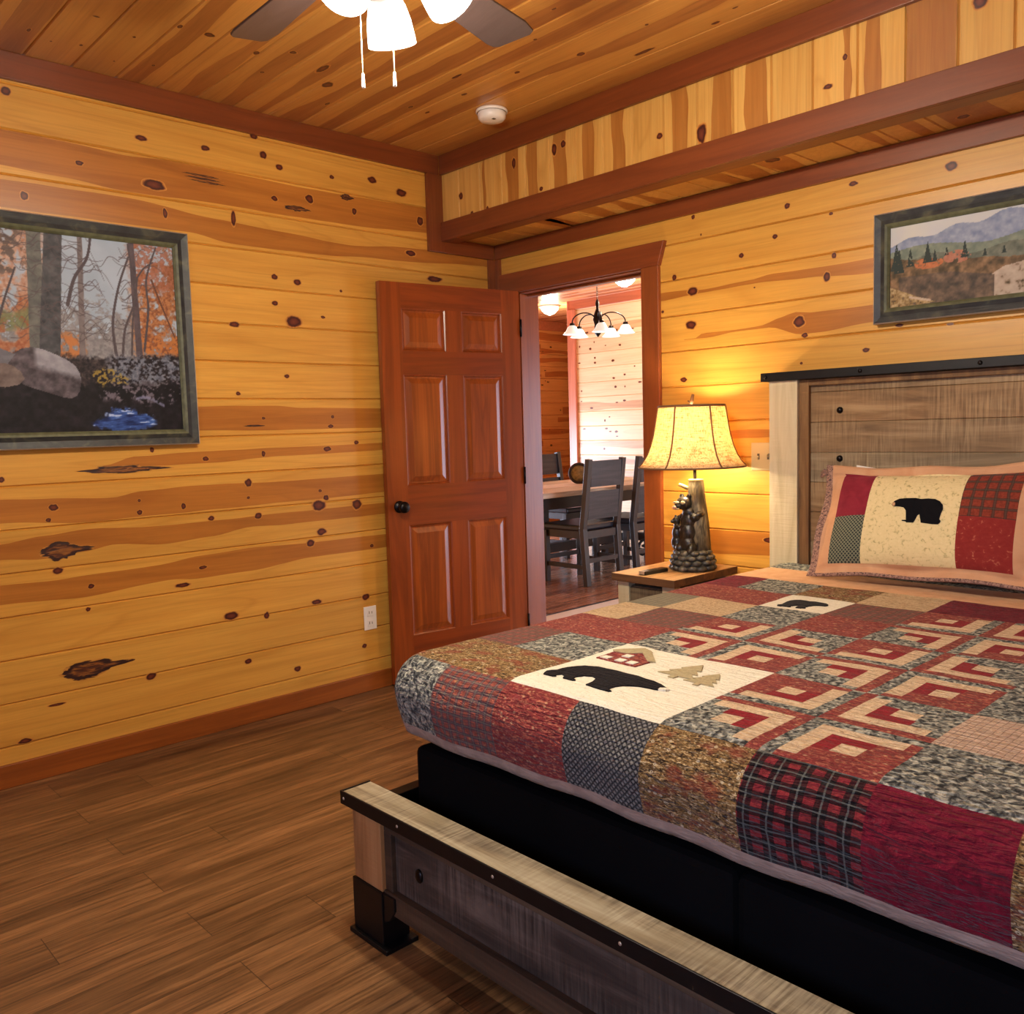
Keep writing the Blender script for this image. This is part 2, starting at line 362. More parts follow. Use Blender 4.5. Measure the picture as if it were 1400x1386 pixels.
# --- ceiling
CK = [(.485, -2.189, .005, .011), (.232, -2.158, .008, .005), (.2, -2.247, .005, .004), (.412, -2.04, .007, .005), (.588, -1.953, .016, .008), (.591, -1.85, .016, .019), (.168, -2.024, .006, .004), (.221, -1.9, .009, .006), (.56, -1.658, .016, .01), (.646, -1.559, .013, .013), (.416, -1.561, .01, .008), (.245, -2.329, .016, .006), (1.307, -.728, .018, .014), (1.034, -.798, .013, .009), (.732, -.813, .015, .008), (.854, -.956, .03, .008), (1.489, -1.063, .012, .005), (1.286, -.948, .008, .006), (1.617, -.73, .008, .006), (.471, -.804, .015, .006), (1.47, -.559, .045, .01), (.59, -1.4, .045, .014), (.465, -1.303, .03, .02), (.29, -1.196, .018, .008), (.477, -.9, .015, .008)]
CPIT, COFF = .1605, -2.288
mb = MB(); fC = lambda a, b, n: (a, b, H - n); rng = random.Random(12)
boards(mb, fC, 0, XR, YB, 0.0, CPIT, COFF, thick=.1)
CB = [([(0, -2.30), (2, -2.30), (4.7, -2.31)], [(0, -2.40), (2, -2.40), (4.7, -2.42)]), ([(0, -1.88), (.5, -1.87), (1, -1.89), (4.7, -1.88)], [(0, -1.95), (.5, -1.94), (1, -1.96), (4.7, -1.96)]),
      ([(0, -1.655), (.3, -1.65), (.7, -1.67), (2, -1.66), (4.7, -1.66)], [(0, -1.72), (.3, -1.74), (.7, -1.71), (2, -1.73), (4.7, -1.72)]), ([(0, -1.49), (.5, -1.50), (1.0, -1.495), (4.7, -1.5)], [(0, -1.55), (.5, -1.585), (1.0, -1.56), (4.7, -1.58)]),
      ([(0, -1.17), (.5, -1.19), (1.2, -1.175), (4.7, -1.18)], [(0, -1.28), (.5, -1.24), (1.2, -1.26), (4.7, -1.25)]), ([(0, -1.01), (.5, -1.03), (1.2, -1.01), (4.7, -1.02)], [(0, -1.08), (.5, -1.10), (1.2, -1.09), (4.7, -1.1)]),
      ([(0, -.86), (.8, -.88), (1.6, -.86), (4.7, -.86)], [(0, -.93), (.8, -.95), (1.6, -.945), (4.7, -.94)]), ([(0, -.69), (.5, -.685), (.9, -.70), (1.5, -.64), (2.4, -.69), (4.7, -.7)], [(0, -.74), (.5, -.76), (.9, -.745), (1.5, -.72), (2.4, -.76), (4.7, -.76)]),
      ([(0, -2.46), (4.7, -2.47)], [(0, -2.56), (4.7, -2.55)]), ([(0, -1.36), (.8, -1.35), (4.7, -1.36)], [(0, -1.39), (.8, -1.42), (4.7, -1.4)])]
for t_, b_ in CB: band(mb, fC, t_, b_, wob=.006)
for k_ in CK: knot(mb, fC, *k_)
random_figure(mb, fC, 0, XR, YB, -2.6, CPIT, COFF, rng)
for _ in range(50): knot(mb, fC, rng.uniform(1.5, XR), rng.uniform(-2.3, -.5), rng.uniform(.007, .02), rng.uniform(.005, .01))
c = mb.build('ceiling', pine_set('ceiling', 'X', 'Y', CPIT, COFF, (200, 144, 70), (174, 112, 46), (172, 112, 54), (136, 78, 34)))
struct(c, 'tongue and groove knotty pine ceiling', 'ceiling')

# --- soffit (boxed beam) over the bed
YF, ZS = -.365, 2.255
mb = MB(); fS = lambda a, b, n: (b, YF - n, a); fU = lambda a, b, n: (b, a, ZS - n)
SP, SO = .158, 1.729
boards(mb, fS, ZS, H, 0, XR, SP, SO, thick=.02)
fU2 = lambda a, b, n: (b, a, ZS + 0 - n)
A_ = mb
# underside planks run front-to-back
boards(mb, fU, YF, 0, 0, XR, SP, SO - 5e-4, thick=.02)
rng = random.Random(5)
for a, b in [(.501, .576), (.639, .71), (.807, .883), (.982, 1.049), (1.151, 1.213), (1.45, 1.526), (1.639, 1.725), (1.781, 1.87), (2.15, 2.18), (2.232, 2.276), (.33, .35), (2.36, 2.51), (2.86, 2.95), (3.3, 3.4), (3.9, 3.99)]:
    zz = [2.3, 2.4, 2.5, 2.6]
    band(mb, fS, [(z, b + rng.uniform(-.008, .008)) for z in zz], [(z, a + rng.uniform(-.008, .008)) for z in zz])
    s_ = rng.uniform(-.05, .05); yy = [-.36, -.2, -.02]
    band(mb, fU, [(y, b + s_ + rng.uniform(-.02, .02)) for y in yy], [(y, a + s_ + rng.uniform(-.02, .02)) for y in yy])
for k_ in [(.165, 2.432, .014, .016), (1.393, 2.411, .014, .012), (1.59, 2.369, .02, .036), (2.1, 2.394, .016, .008), (2.161, 2.472, .008, .011), (.553, 2.501, .012, .024), (.869, 2.51, .014, .015), (.815, 2.5, .014, .026), (2.58, 2.5, .02, .02), (.727, 2.348, .011, .009), (.36, 2.335, .008, .008), (.245, 2.335, .01, .008)]:
    knot(mb, fS, k_[1], k_[0], k_[3], k_[2])
for k_ in [(1.794, -.2, .03, .03), (1.3, -.25, .02, .02), (2.45, -.12, .02, .02)]: knot(mb, fU, k_[1], k_[0], k_[3], k_[2])
s = mb.build('soffit', pine_set('soffit', 'Z', 'X', SP, SO, (216, 168, 88), PSTREAK, (178, 118, 52), HSTREAK)); s.name = 'trim_1'
struct(s, 'boxed pine soffit with vertical boards running over the bed', 'soffit')

# --- trims
def trim(n, boxes, mat, label, bevel=.002):
    mb = MB()
    for a, b in boxes: mb.box(a, b)
    return struct(mb.build('trim_%d' % n, mat, bevel=bevel), label, 'trim')
trim(2, [((0, YB, 2.563), (.02, -.385, H))], M_TRIMY, 'crown board along the top of the long left wall')
trim(3, [((.02, YF - .02, 2.563), (XR, YF, H))], M_TRIMX, 'crown board along the top of the soffit face')
trim(4, [((.02, YF - .02, 2.232), (XR, YF - 0, 2.327)), ((.02, YF, 2.232), (XR, -.285, 2.252))], M_TRIMX, 'red brown board wrapping the lower edge of the soffit')
trim(5, [((.02, -.02, 2.178), (XR, 0, 2.2525))], M_TRIMX, 'board under the soffit along the headboard wall')
trim(6, [((0, -.462, 2.178), (.021, -.3655, 2.5625))], M_TRIMZ, 'upright board framing the end of the soffit on the left wall')
trim(7, [((0, -.3655, 2.178), (.021, -.0215, 2.2525))], M_TRIMY, 'board under the soffit end on the left wall')
trim(8, [((0, -.056, 0), (.02, 0, 2.1775)), ((.02, -.02, 0), (.055, 0, 2.1775))], M_TRIMZ, 'upright corner board beside the doorway')
M_CAS = wood('casing_wood', (148, 76, 32), (108, 50, 20), 'Z', streak_amt=.5); M_CASX = wood('casing_wood_x', (136, 66, 30), (98, 42, 20), 'X', streak_amt=.5)
mb = MB(); mb.prism([(.056, 1.985), (1.118, 1.985), (1.152, 2.09), (.056, 2.09)], lambda a, b, n: (a, -n, b), .026)
struct(mb.build('trim_9', M_CASX, bevel=.002), 'wide head casing with slanted end over the doorway', 'door casing')
trim(10, [((DX1, -.022, 0), (1.115, 0, 1.985))], M_CAS, 'right upright casing of the doorway beside the lamp')
trim(11, [((.09, -.016, 0), (DX0 - .005, 0, 1.985)), ((.165, 0.001, 0), (DX0, .139, DZ))], M_CAS, 'left upright casing and jamb of the doorway behind the open door')
trim(12, [((DX1, .0005, 0), (1.04, .14, DZ)), ((DX0, .0005, DZ), (DX1, .14, DZ + .02)), ((DX0, .06, DZ - .012), (DX1, .1, DZ))], M_CAS, 'right jamb and head jamb of the doorway')
mb = MB(); mb.box((0, YB, 0), (.016, -.056, .087)); struct(mb.build('baseboard_left', M_BASE, bevel=.003), 'orange brown baseboard along the left wall', 'baseboard')
mb = MB(); mb.box((1.116, -.016, 0), (XR, 0, .087)); struct(mb.build('baseboard_back', M_BASE, bevel=.003), 'orange brown baseboard along the headboard wall', 'baseboard')

# --- bedroom floor: laminate planks
def floor_mat(name, cols, pw=.155, pl=1.22, gloss=.32):
    t = NT(name); v = t.coord()
    s_ = t.node('ShaderNodeSeparateXYZ', {0: v}); x, y = s_.outputs[0], s_.outputs[1]
    ix = t.math('FLOOR', t.math('DIVIDE', t.math('ADD', x, 10 * pw - .092 + .0), pw))
    par = t.math('MODULO', ix, 2.0)
    offy = t.math('MULTIPLY', t.math('MODULO', t.math('MULTIPLY', ix, 5.0), 4.0), .317)
    yy = t.math('ADD', y, t.math('ADD', 24.4 + .124 - .15, t.math('MULTIPLY', par, offy)))
    iy = t.math('FLOOR', t.math('DIVIDE', yy, pl))
    wn = t.node('ShaderNodeTexWhiteNoise', {'Vector': t.node('ShaderNodeCombineXYZ', {0: ix, 1: iy}).outputs[0]}, noise_dimensions='2D')
    vo = t.node('ShaderNodeVectorMath', {0: v, 1: t.node('ShaderNodeVectorMath', {0: wn.outputs[1], 3: 20.0}, operation='SCALE').outputs[0]}, operation='ADD').outputs[0]
    g1 = t.noise(t.mapping(vo, (26, 1.3, 1)), 1.2, 7, 1.3, .66)
    g2 = t.noise(t.mapping(vo, (110, 3.5, 1)), 1.4, 4, .3, .6)
    g3 = t.noise(t.mapping(vo, (7, .55, 1)), 1.5, 2, .4)
    col = t.ramp(g1, [(.30, rgba(cols[0], .8)), (.44, rgba(cols[1])), (.54, rgba(cols[2])), (.66, rgba(cols[3]))])
    col = t.mix(.32, col, t.ramp(g2, [(.36, rgba(cols[0], .7)), (.6, rgba(cols[3], 1.12))]))
    col = t.mix(1.0, col, t.ramp(g3, [(.30, (.50, .46, .45)), (.45, (.95, .94, .93)), (.72, (1.16, 1.15, 1.12))]), 'MULTIPLY')
    k = t.math('MULTIPLY_ADD', wn.outputs[0], .26, .90)
    col = t.mix(1.0, col, t.node('ShaderNodeCombineColor', {0: k, 1: k, 2: k}).outputs[0], 'MULTIPLY')
    def edge(cc, per, w):
        f = t.math('FRACT', t.math('DIVIDE', cc, per)); f = t.math('MINIMUM', f, t.math('SUBTRACT', 1.0, f))
        return t.math('LESS_THAN', f, w / per)
    e = t.math('MAXIMUM', edge(t.math('ADD', x, 10 * pw - .092), pw, .0011), edge(yy, pl, .0012))
    col = t.mix(t.math('MULTIPLY', e, .75), col, rgba((40, 24, 14)))
    t.set(col=col, rough=t.ramp(g2, [(.3, (gloss, gloss, gloss)), (.7, (gloss + .14,) * 3)]), spec=.45)
    t.bump(t.math('SUBTRACT', t.math('MULTIPLY', g2, .3), e), .22, .0015)
    return t.m
M_FLOOR = floor_mat('laminate_oak', [(58, 38, 22), (94, 64, 38), (118, 82, 50), (150, 110, 70)])
mb = MB(); mb.box((0, YB, -.05), (XR, .0, 0)); mb.box((DX0, 0, -.05), (DX1, .07, 0))
struct(mb.build('floor', M_FLOOR), 'brown laminate plank floor of the bedroom', 'floor')

# ------------------------------------------------------------------ the door
M_DOOR = wood('door_wood', (146, 68, 24), (100, 42, 14), 'Z', streak_amt=.55, rough=.3, coat=.2, bump=.03)
M_DOORX = wood('door_rail_wood', (138, 62, 22), (96, 38, 14), 'Y', streak_amt=.55, rough=.3, coat=.2, bump=.03)
M_DPAN = wood('door_panel_wood', (160, 80, 28), (108, 48, 16), 'Z', streak_amt=.7, rough=.3, coat=.2, bump=.03)
M_DARK = plain('oil_rubbed_bronze', (26, 21, 20), .35, .7)
M_BLACK = plain('black_metal', (22, 21, 23), .45, .5, .15)
DW, DH, DT = .812, 1.972, .035
xs = [0, .115, .36, .455, .70, DW]; zs = [0, .235, .79, .985, 1.53, 1.645, 1.85, DH]
def door_side(mb, xface, sgn):
    P = lambda a, b, n: (xface + sgn * n, -a, b)
    for i in range(5):
        for j in range(7):
            x0, x1, z0, z1 = xs[i], xs[i + 1], zs[j], zs[j + 1]
            if i in (1, 3) and j in (1, 3, 5):
                prev = [(x0, z0), (x1, z0), (x1, z1), (x0, z1)]; pn = 0.0
                for ins, n, mi in ((.006, -.0035, 0), (.010, -.010, 0), (.018, -.011, 0), (.044, -.003, 2)):
                    cur = [(x0 + ins, z0 + ins), (x1 - ins, z0 + ins), (x1 - ins, z1 - ins), (x0 + ins, z1 - ins)]
                    for k in range(4):
                        q = (k + 1) % 4
                        mb.face([P(*prev[k], pn), P(*prev[q], pn), P(*cur[q], n), P(*cur[k], n)], mi)
                    prev, pn = cur, n
                mb.face([P(*q, pn) for q in prev], 2)
            else:
                mb.face([P(x0, z0, 0), P(x1, z0, 0), P(x1, z1, 0), P(x0, z1, 0)], 1 if (i in (1, 2, 3) and j in (0, 2, 4, 6) and not (i == 2 and False)) else 0)
mb = MB(); door_side(mb, 0, 1); door_side(mb, -DT, -1)
for a, b, c_, d in (((0, 0, 0), (-DT, 0, 0), (-DT, -DW, 0), (0, -DW, 0)), ((0, 0, DH), (0, -DW, DH), (-DT, -DW, DH), (-DT, 0, DH)), ((0, 0, 0), (0, 0, DH), (-DT, 0, DH), (-DT, 0, 0)), ((0, -DW, 0), (-DT, -DW, 0), (-DT, -DW, DH), (0, -DW, DH))): mb.face([a, b, c_, d])
door = mb.build('door_1', [M_DOOR, M_DOORX, M_DPAN], weld=True)
door.location = (.205, -.022, .016); door.rotation_euler = (0, 0, -math.atan2(.125, .80))
struct(door, 'red brown six panel wooden door standing open against the left wall', 'door')
door['label'] = 'red brown six panel wooden door standing open against the left wall'
for sx in (1, -1):
    mb = MB(); M = Matrix.Rotation(sx * PI / 2, 4, 'Y'); x0 = 0 if sx > 0 else -DT
    mb.lathe([(.0, 0), (.030, 0), (.030, .005), (.024, .009), (.011, .012), (.010, .030), (.017, .036), (.026, .044), (.029, .052), (.026, .061), (.015, .067), (0.0, .068)], (x0, -DW + .062, .885), 24, M=M)
    k = mb.build('door_knob', M_DARK, door); k['label'] = 'dark bronze round door knob'
for z in (.2, 1.0, 1.78):
    mb = MB(); mb.tube([(.006, .004, z - .045), (.006, .004, z + .045)], .006, 10); mb.build('hinge', M_DARK, door)

# ------------------------------------------------------------------ outlet and switch plates
M_IVORY = plain('ivory_plastic', (196, 176, 128), .35)
M_WHITE = plain('white_plastic', (238, 232, 222), .35)
M_SLOT = plain('slot_dark', (90, 78, 60), .6)
ot = empty('wall_outlet', (0, -.905, .36))
mb = MB(); mb.box((0.0005, -.036, -.058), (.006, .036, .058)); mb.build('cover_plate', M_WHITE, ot, bevel=.002)
for dz in (-.026, .026):
    mb = MB(); mb.box((.006, -.017, dz - .016), (.0085, .017, dz + .016)); r_ = mb.build('receptacle', M_WHITE, ot, bevel=.001)
    mb = MB(); mb.box((.0086, -.009, dz - .004), (.0092, -.006, dz + .009)); mb.box((.0086, .006, dz - .004), (.0092, .009, dz + .007)); mb.build('slot', M_SLOT, r_)
tag(ot, 'white duplex wall outlet low on the left wall beside the open door', 'outlet')
sw = empty('light_switch', (1.637, 0, 1.121))
mb = MB(); mb.box((-.058, -.006, -.058), (.058, -.0005, .058)); mb.build('cover_plate', M_IVORY, sw, bevel=.002)
for i, dx in enumerate((-.023, .023)):
    mb = MB(); mb.box((dx - .005, -.0075, -.012), (dx + .005, -.006, .012)); tg = mb.build('toggle_slot', M_SLOT, sw)
    mb = MB(); mb.beam((dx, -.0065, 0), (dx, -.016, .009 * (1 if i else -1)), .006, .008); mb.build('toggle', M_IVORY, tg)
tag(sw, 'ivory double light switch plate on the wall between lamp and headboard', 'light switch')

# ------------------------------------------------------------------ smoke detector
sd = empty('smoke_detector', (.665, -.60, H))
mb = MB(); mb.lathe([(0, 0), (.068, 0), (.070, -.004), (.070, -.011), (.066, -.013)], (0, 0, 0), 36); mb.build('base', M_WHITE, sd)
mb = MB(); mb.lathe([(.062, -.013), (.063, -.016), (.060, -.034), (.052, -.043), (.02, -.046), (0, -.046)], (0, 0, 0), 36); b_ = mb.build('cover', M_WHITE, sd)
mb = MB(); mb.box((.02, -.02, -.0468), (.034, -.006, -.045)); mb.build('test_button', M_SLOT, b_)
tag(sd, 'round white smoke detector on the pine ceiling near the soffit', 'smoke detector')

# ------------------------------------------------------------------ ceiling fan
FX, FY, FZ = 1.84, -2.055, 2.40
fan = empty('ceiling_fan', (FX, FY, H))
tag(fan, 'dark bladed ceiling fan with lit white glass shades and pull chains', 'ceiling fan')
M_BRONZE = plain('fan_bronze', (62, 46, 38), .35, .7)
M_BLADE = wood('fan_blade_wood', (66, 52, 50), (44, 34, 34), 'X', streak_amt=.4, rough=.4)
mb = MB(); mb.lathe([(0, 0), (.07, 0), (.068, -.02), (.03, -.055), (.014, -.06)], seg=28); mb.build('canopy', M_BRONZE, fan)
mb = MB(); mb.tube([(0, 0, -.05), (0, 0, -.16)], .012); mb.build('downrod', M_BRONZE, fan)
mb = MB(); mb.lathe([(.014, -.14), (.06, -.15), (.11, -.175), (.125, -.21), (.12, -.25), (.09, -.275), (.05, -.28), (.045, -.33), (.07, -.345), (.072, -.375), (.03, -.39), (0, -.395)], seg=36); mb.build('motor_housing', M_BRONZE, fan)
for k in range(5):
    ang = math.radians(177 - 72 * k)
    mb = MB(); Mr = Matrix.Rotation(ang, 4, 'Z') @ Matrix.Rotation(math.radians(-11), 4, 'X')
    out = [(.16, -.045), (.20, -.052), (.60, -.07), (.655, -.062), (.665, -.045), (.645, .05), (.63, .064), (.60, .068), (.20, .05), (.16, .045)]
    mb.prism(out, lambda a, b, n: Mr @ Vector((a, b, n)) + Vector((0, 0, FZ - H)), .007)
    bl = mb.build('fan_blade', M_BLADE, fan, bevel=.002)
    mb = MB(); mb.prism([(.09, -.012), (.15, -.012), (.21, -.035), (.235, 0), (.21, .035), (.15, .012), (.09, .012)], lambda a, b, n: Mr @ Vector((a, b, n - .006)) + Vector((0, 0, FZ - H)), .005)
    mb.build('blade_bracket', M_BRONZE, bl)
t = NT('lit_frosted_glass'); t.set(col=rgba((250, 246, 236)), rough=.4, ecol=(1.0, .93, .82, 1), estr=5.0); M_GLOW = t.m
t = NT('bulb_glow'); t.set(col=(1, 1, 1, 1), ecol=(1.0, .88, .72, 1), estr=12.0); M_BULB = t.m
for k, az in enumerate((131, 24, -66)):
    a = math.radians(az); d = Vector((math.cos(a), math.sin(a), 0))
    tilt = math.radians(34); axis = (d * math.sin(tilt) + Vector((0, 0, -1)) * math.cos(tilt)).normalized()
    neck = d * (.070, .118, .070)[k] + Vector((.012, .012, -.325))
    q = Vector((0, 0, 1)).rotation_difference(axis).to_matrix().to_4x4()
    mb = MB(); mb.lathe([(.026, -.012), (.028, .022), (.022, .03)], neck, 20, M=q); sh_h = mb.build('shade_holder', M_BRONZE, fan)
    mb = MB(); mb.lathe([(.027, .02), (.035, .028), (.046, .05), (.054, .08), (.058, .11), (.060, .132), (.057, .132), (.054, .11), (.050, .08), (.042, .052), (.032, .031), (.024, .022)], neck, 32, M=q)
    sh = mb.build('lamp_shade', M_GLOW, fan); sh['label'] = 'lit frosted white glass shade'
    mb = MB(); mb.ball(neck + axis * .085, (.026, .026, .026), sub=2); mb.build('bulb', M_BULB, sh)
    L = bpy.data.lights.new('fan_bulb_light', 'POINT'); L.energy = 27; L.color = (1.0, .88, .70); L.shadow_soft_size = .035
    lo = bpy.data.objects.new('fan_bulb_light', L); COL.objects.link(lo); lo.location = Vector((FX, FY, H)) + neck + axis * .16
M_CHAIN = plain('chain_white', (235, 220, 200), .3, .3)
for (x, y, z) in ((1.868, -2.102, 2.05), (1.92, -2.052, 2.05)):
    lx, ly = x - FX, y - FY
    mb = MB(); mb.tube([(lx * .5, ly * .5, -.36), (lx, ly, -.40), (lx, ly, z - H + .03)], .0014, 6); pc = mb.build('pull_chain', M_CHAIN, fan)
    mb = MB(); mb.lathe([(.001, .032), (.003, .03), (.004, .01), (.0045, 0), (0, -.001)], (lx, ly, z - H), 10); mb.build('chain_fob', M_WHITE, pc)

# ------------------------------------------------------------------ pictures (painted canvases as fine coloured meshes)
def vnoise(X, Y, sc, seed=0, oct=4):
    r = np.random.RandomState(seed); tot = np.zeros_like(X); amp = 1.0; s_ = 0.0
    for o in range(oct):
        g = r.rand(64, 64); x = X * sc * 2 ** o; y = Y * sc * 2 ** o
        xi = np.floor(x).astype(int); yi = np.floor(y).astype(int); fx = x - xi; fy = y - yi
        fx = fx * fx * (3 - 2 * fx); fy = fy * fy * (3 - 2 * fy)
        a = g[xi % 64, yi % 64]; b = g[(xi + 1) % 64, yi % 64]; c = g[xi % 64, (yi + 1) % 64]; d = g[(xi + 1) % 64, (yi + 1) % 64]
        tot += amp * ((a * (1 - fx) + b * fx) * (1 - fy) + (c * (1 - fx) + d * fx) * fy); s_ += amp; amp *= .55
    return tot / s_
class Paint:
    def __init__(s, a0, a1, b0, b1, step):
        s.na = int((a1 - a0) / step); s.nb = int((b1 - b0) / step)
        s.A, s.B = np.meshgrid(np.linspace(a0, a1, s.na), np.linspace(b0, b1, s.nb), indexing='ij')
        s.img = np.zeros(s.A.shape + (3,))
    def put(s, mask, col):
        m = np.clip(mask, 0, 1)[..., None]; col = np.array(col, float)
        s.img = s.img * (1 - m) + (col if col.ndim > 1 else col[None, None]) * m
    def mixc(s, c0, c1, f): f = np.clip(f, 0, 1)[..., None]; return np.array(c0)[None, None] * (1 - f) + np.array(c1)[None, None] * f
    def poly(s, pts):
        ins = np.zeros(s.A.shape, bool); n = len(pts); j = n - 1
        for i in range(n):
            x0, y0 = pts[i]; x1, y1 = pts[j]
            if y0 != y1:
                c = ((y0 > s.B) != (y1 > s.B)) & (s.A < (x1 - x0) * (s.B - y0) / (y1 - y0) + x0); ins ^= c
            j = i
        return ins.astype(float)
    def seg(s, p, q, w0, w1=None):
        w1 = w0 if w1 is None else w1
        dx, dy = q[0] - p[0], q[1] - p[1]; L2 = dx * dx + dy * dy + 1e-12
        t_ = np.clip(((s.A - p[0]) * dx + (s.B - p[1]) * dy) / L2, 0, 1)
        d = np.hypot(s.A - p[0] - t_ * dx, s.B - p[1] - t_ * dy); w = w0 + (w1 - w0) * t_
        return np.clip((w - d) / .0015 + .5, 0, 1)
    def mesh(s, name, f3, n, parent):
        co = np.array([f3(a, b, n) for a, b in zip(s.A.ravel(), s.B.ravel())], dtype=np.float32)
        idx = np.arange(s.na * s.nb).reshape(s.na, s.nb)
        fc = np.stack([idx[:-1, :-1], idx[1:, :-1], idx[1:, 1:], idx[:-1, 1:]], -1).reshape(-1, 4)
        me = bpy.data.meshes.new(name); me.from_pydata(co.tolist(), [], fc.tolist())
        ca = me.color_attributes.new('paint', 'FLOAT_COLOR', 'POINT')
        c = np.clip(s.img / 255.0, 0, 1); c = np.where(c <= .04045, c / 12.92, ((c + .055) / 1.055) ** 2.4)
        buf = np.ones((s.na * s.nb, 4), np.float32); buf[:, :3] = c.reshape(-1, 3); ca.data.foreach_set('color', buf.ravel())
        t_ = NT(name + '_print'); at = t_.node('ShaderNodeAttribute', attribute_name='paint').outputs[0]
        t_.set(col=at, rough=.6, spec=.25); me.materials.append(t_.m)
        o = bpy.data.objects.new(name, me); COL.objects.link(o); o.parent = parent
        m = o.modifiers.new('thickness', 'SOLIDIFY'); m.thickness = .004; m.offset = 0
        return o
def soft(x, k=7.0): return np.clip(x * k + .5, 0, 1)
def forest_painting():
    P = Paint(-2.95, -1.785, 1.298, 2.045, .0029); A, B = P.A, P.B
    X = A + 9; n1 = vnoise(X, B, 9, 1); n2 = vnoise(X, B, 45, 2, 4); n3 = vnoise(X, B, 120, 3, 3); n4 = vnoise(X, B, 20, 5, 4)
    Aw = A + .05 * (n4 - .5) + .02 * (n3 - .5); Bw = B + .05 * (n4[::-1] - .5) + .02 * (n3 - .5)
    P.img[:] = P.mixc((146, 162, 178), (176, 190, 204), n1)
    # hazy far wood, denser towards the ground
    P.put(.85 * soft(n2 * .6 + n3 * .4 - .70 + .42 * np.clip((1.86 - Bw) / .25, 0, 1), 9) * (B < 1.9), P.mixc((104, 100, 102), (150, 146, 144), n3 * 1.4 - .2))
    # foliage left
    L = soft((-2.26 - Aw) * 14, 1) * (B > 1.55)
    P.put(L * soft(n2 * .6 + n4 * .5 - .50, 8), P.mixc((166, 120, 96), (196, 168, 150), n3 * 1.6 - .3))
    P.put(L * soft(1.80 - Bw, 22) * soft(n4 - .40, 9), P.mixc((146, 84, 58), (180, 130, 94), n3 * 1.5 - .25))
    P.put(.8 * L * soft(.035 - np.abs(Bw - 1.715), 60) * soft(n3 - .35, 5), P.mixc((84, 100, 66), (128, 136, 92), n3))
    P.put(.75 * soft((-2.33 - Aw) * 14, 1) * soft(n2 - .56, 12) * soft(B - 1.86, 20), (82, 76, 74))
    # foliage right
    Rr = soft((Aw + 1.955) * 22, 1) * (B > 1.52)
    P.put(Rr * soft(n2 * .6 + n4 * .4 - .44 - .12 * np.clip((B - 1.86) / .15, 0, 1), 9), P.mixc((124, 74, 48), (188, 130, 82), n3 * 1.8 - .4))
    P.put(.8 * Rr * soft(Bw - 1.86, 24) * soft(n3 - .46, 8), P.mixc((112, 70, 58), (176, 110, 84), n3))
    P.put(.8 * Rr * soft(1.68 - Bw, 30) * soft(n3 - .45, 8), P.mixc((168, 96, 44), (200, 130, 66), n2))
    P.put(.8 * soft(.05 - np.abs(Aw + 2.20), 40) * soft(1.67 - Bw, 30) * soft(n2 - .42, 9), (196, 116, 54))
    dk = P.mixc((50, 52, 58), (92, 92, 94), n2 * 1.5 - .2)
    P.put(P.seg((-2.300, 2.06), (-2.315, 1.58), .024, .027), P.mixc((70, 74, 74), (116, 116, 110), n2 * 1.3))
    P.put(P.seg((-2.232, 2.06), (-2.275, 1.58), .031, .037), dk)
    P.put(P.seg((-2.14, 2.06), (-2.16, 1.58), .009, .011), P.mixc((92, 84, 86), (140, 130, 128), n2))
    P.put(P.seg((-1.952, 2.06), (-1.945, 1.56), .011, .013), P.mixc((64, 56, 62), (104, 92, 96), n2))
    def curve(pts, w0, w1, col, al=1.0):
        n = 8; o = []
        for i in range(len(pts) - 1):
            p0 = pts[max(i - 1, 0)]; p1 = pts[i]; p2 = pts[i + 1]; p3 = pts[min(i + 2, len(pts) - 1)]
            for k in range(n):
                u = k / n; o.append(tuple(.5 * (2 * p1[d] + (p2[d] - p0[d]) * u + (2 * p0[d] - 5 * p1[d] + 4 * p2[d] - p3[d]) * u * u + (3 * p1[d] - p0[d] - 3 * p2[d] + p3[d]) * u ** 3) for d in (0, 1)))
        o.append(pts[-1]); m = np.zeros_like(A)
        for i in range(len(o) - 1):
            f = i / len(o); m = np.maximum(m, P.seg(o[i], o[i + 1], w0 + (w1 - w0) * f, w0 + (w1 - w0) * (f + 1 / len(o))))
        P.put(m * al, col)
    g = (78, 70, 74)
    curve([(-2.20, 1.78), (-2.17, 1.88), (-2.12, 1.96), (-2.10, 2.05)], .007, .004, g)
    curve([(-2.035, 1.60), (-2.04, 1.72), (-2.01, 1.86), (-1.965, 1.98)], .006, .0035, g)
    curve([(-2.01, 1.60), (-1.995, 1.70), (-1.955, 1.80), (-1.935, 1.90)], .005, .003, g)
    curve([(-1.975, 1.60), (-1.965, 1.72), (-1.95, 1.86), (-1.965, 2.03)], .004, .003, g)
    curve([(-1.925, 1.62), (-1.90, 1.78), (-1.90, 1.90), (-1.855, 2.03)], .005, .003, g)
    curve([(-1.95, 1.88), (-1.91, 1.94), (-1.87, 1.97)], .004, .002, g); curve([(-1.88, 1.90), (-1.845, 1.80), (-1.80, 1.68)], .004, .003, (96, 62, 48))
    curve([(-2.46, 1.62), (-2.42, 1.76), (-2.37, 1.90)], .005, .003, g); curve([(-2.47, 1.6), (-2.455, 1.8), (-2.47, 2.03)], .008, .006, g)
    rg = random.Random(4)
    for _ in range(150):
        x = rg.choice((-2.3, -2.26, -2.25, -2.15, -2.14, -2.14, -1.95, -1.9, -2.0, -2.40, -2.45, -2.6, -2.75)); z = rg.uniform(1.64, 2.03); Lh = rg.uniform(.03, .12) * rg.choice((-1, 1))
        curve([(x, z), (x + Lh * .35, z + rg.uniform(-.02, .03)), (x + Lh * .7, z + rg.uniform(-.03, .03)), (x + Lh, z + rg.uniform(-.05, .05))], .0019, .0008, (86, 76, 78), .75)
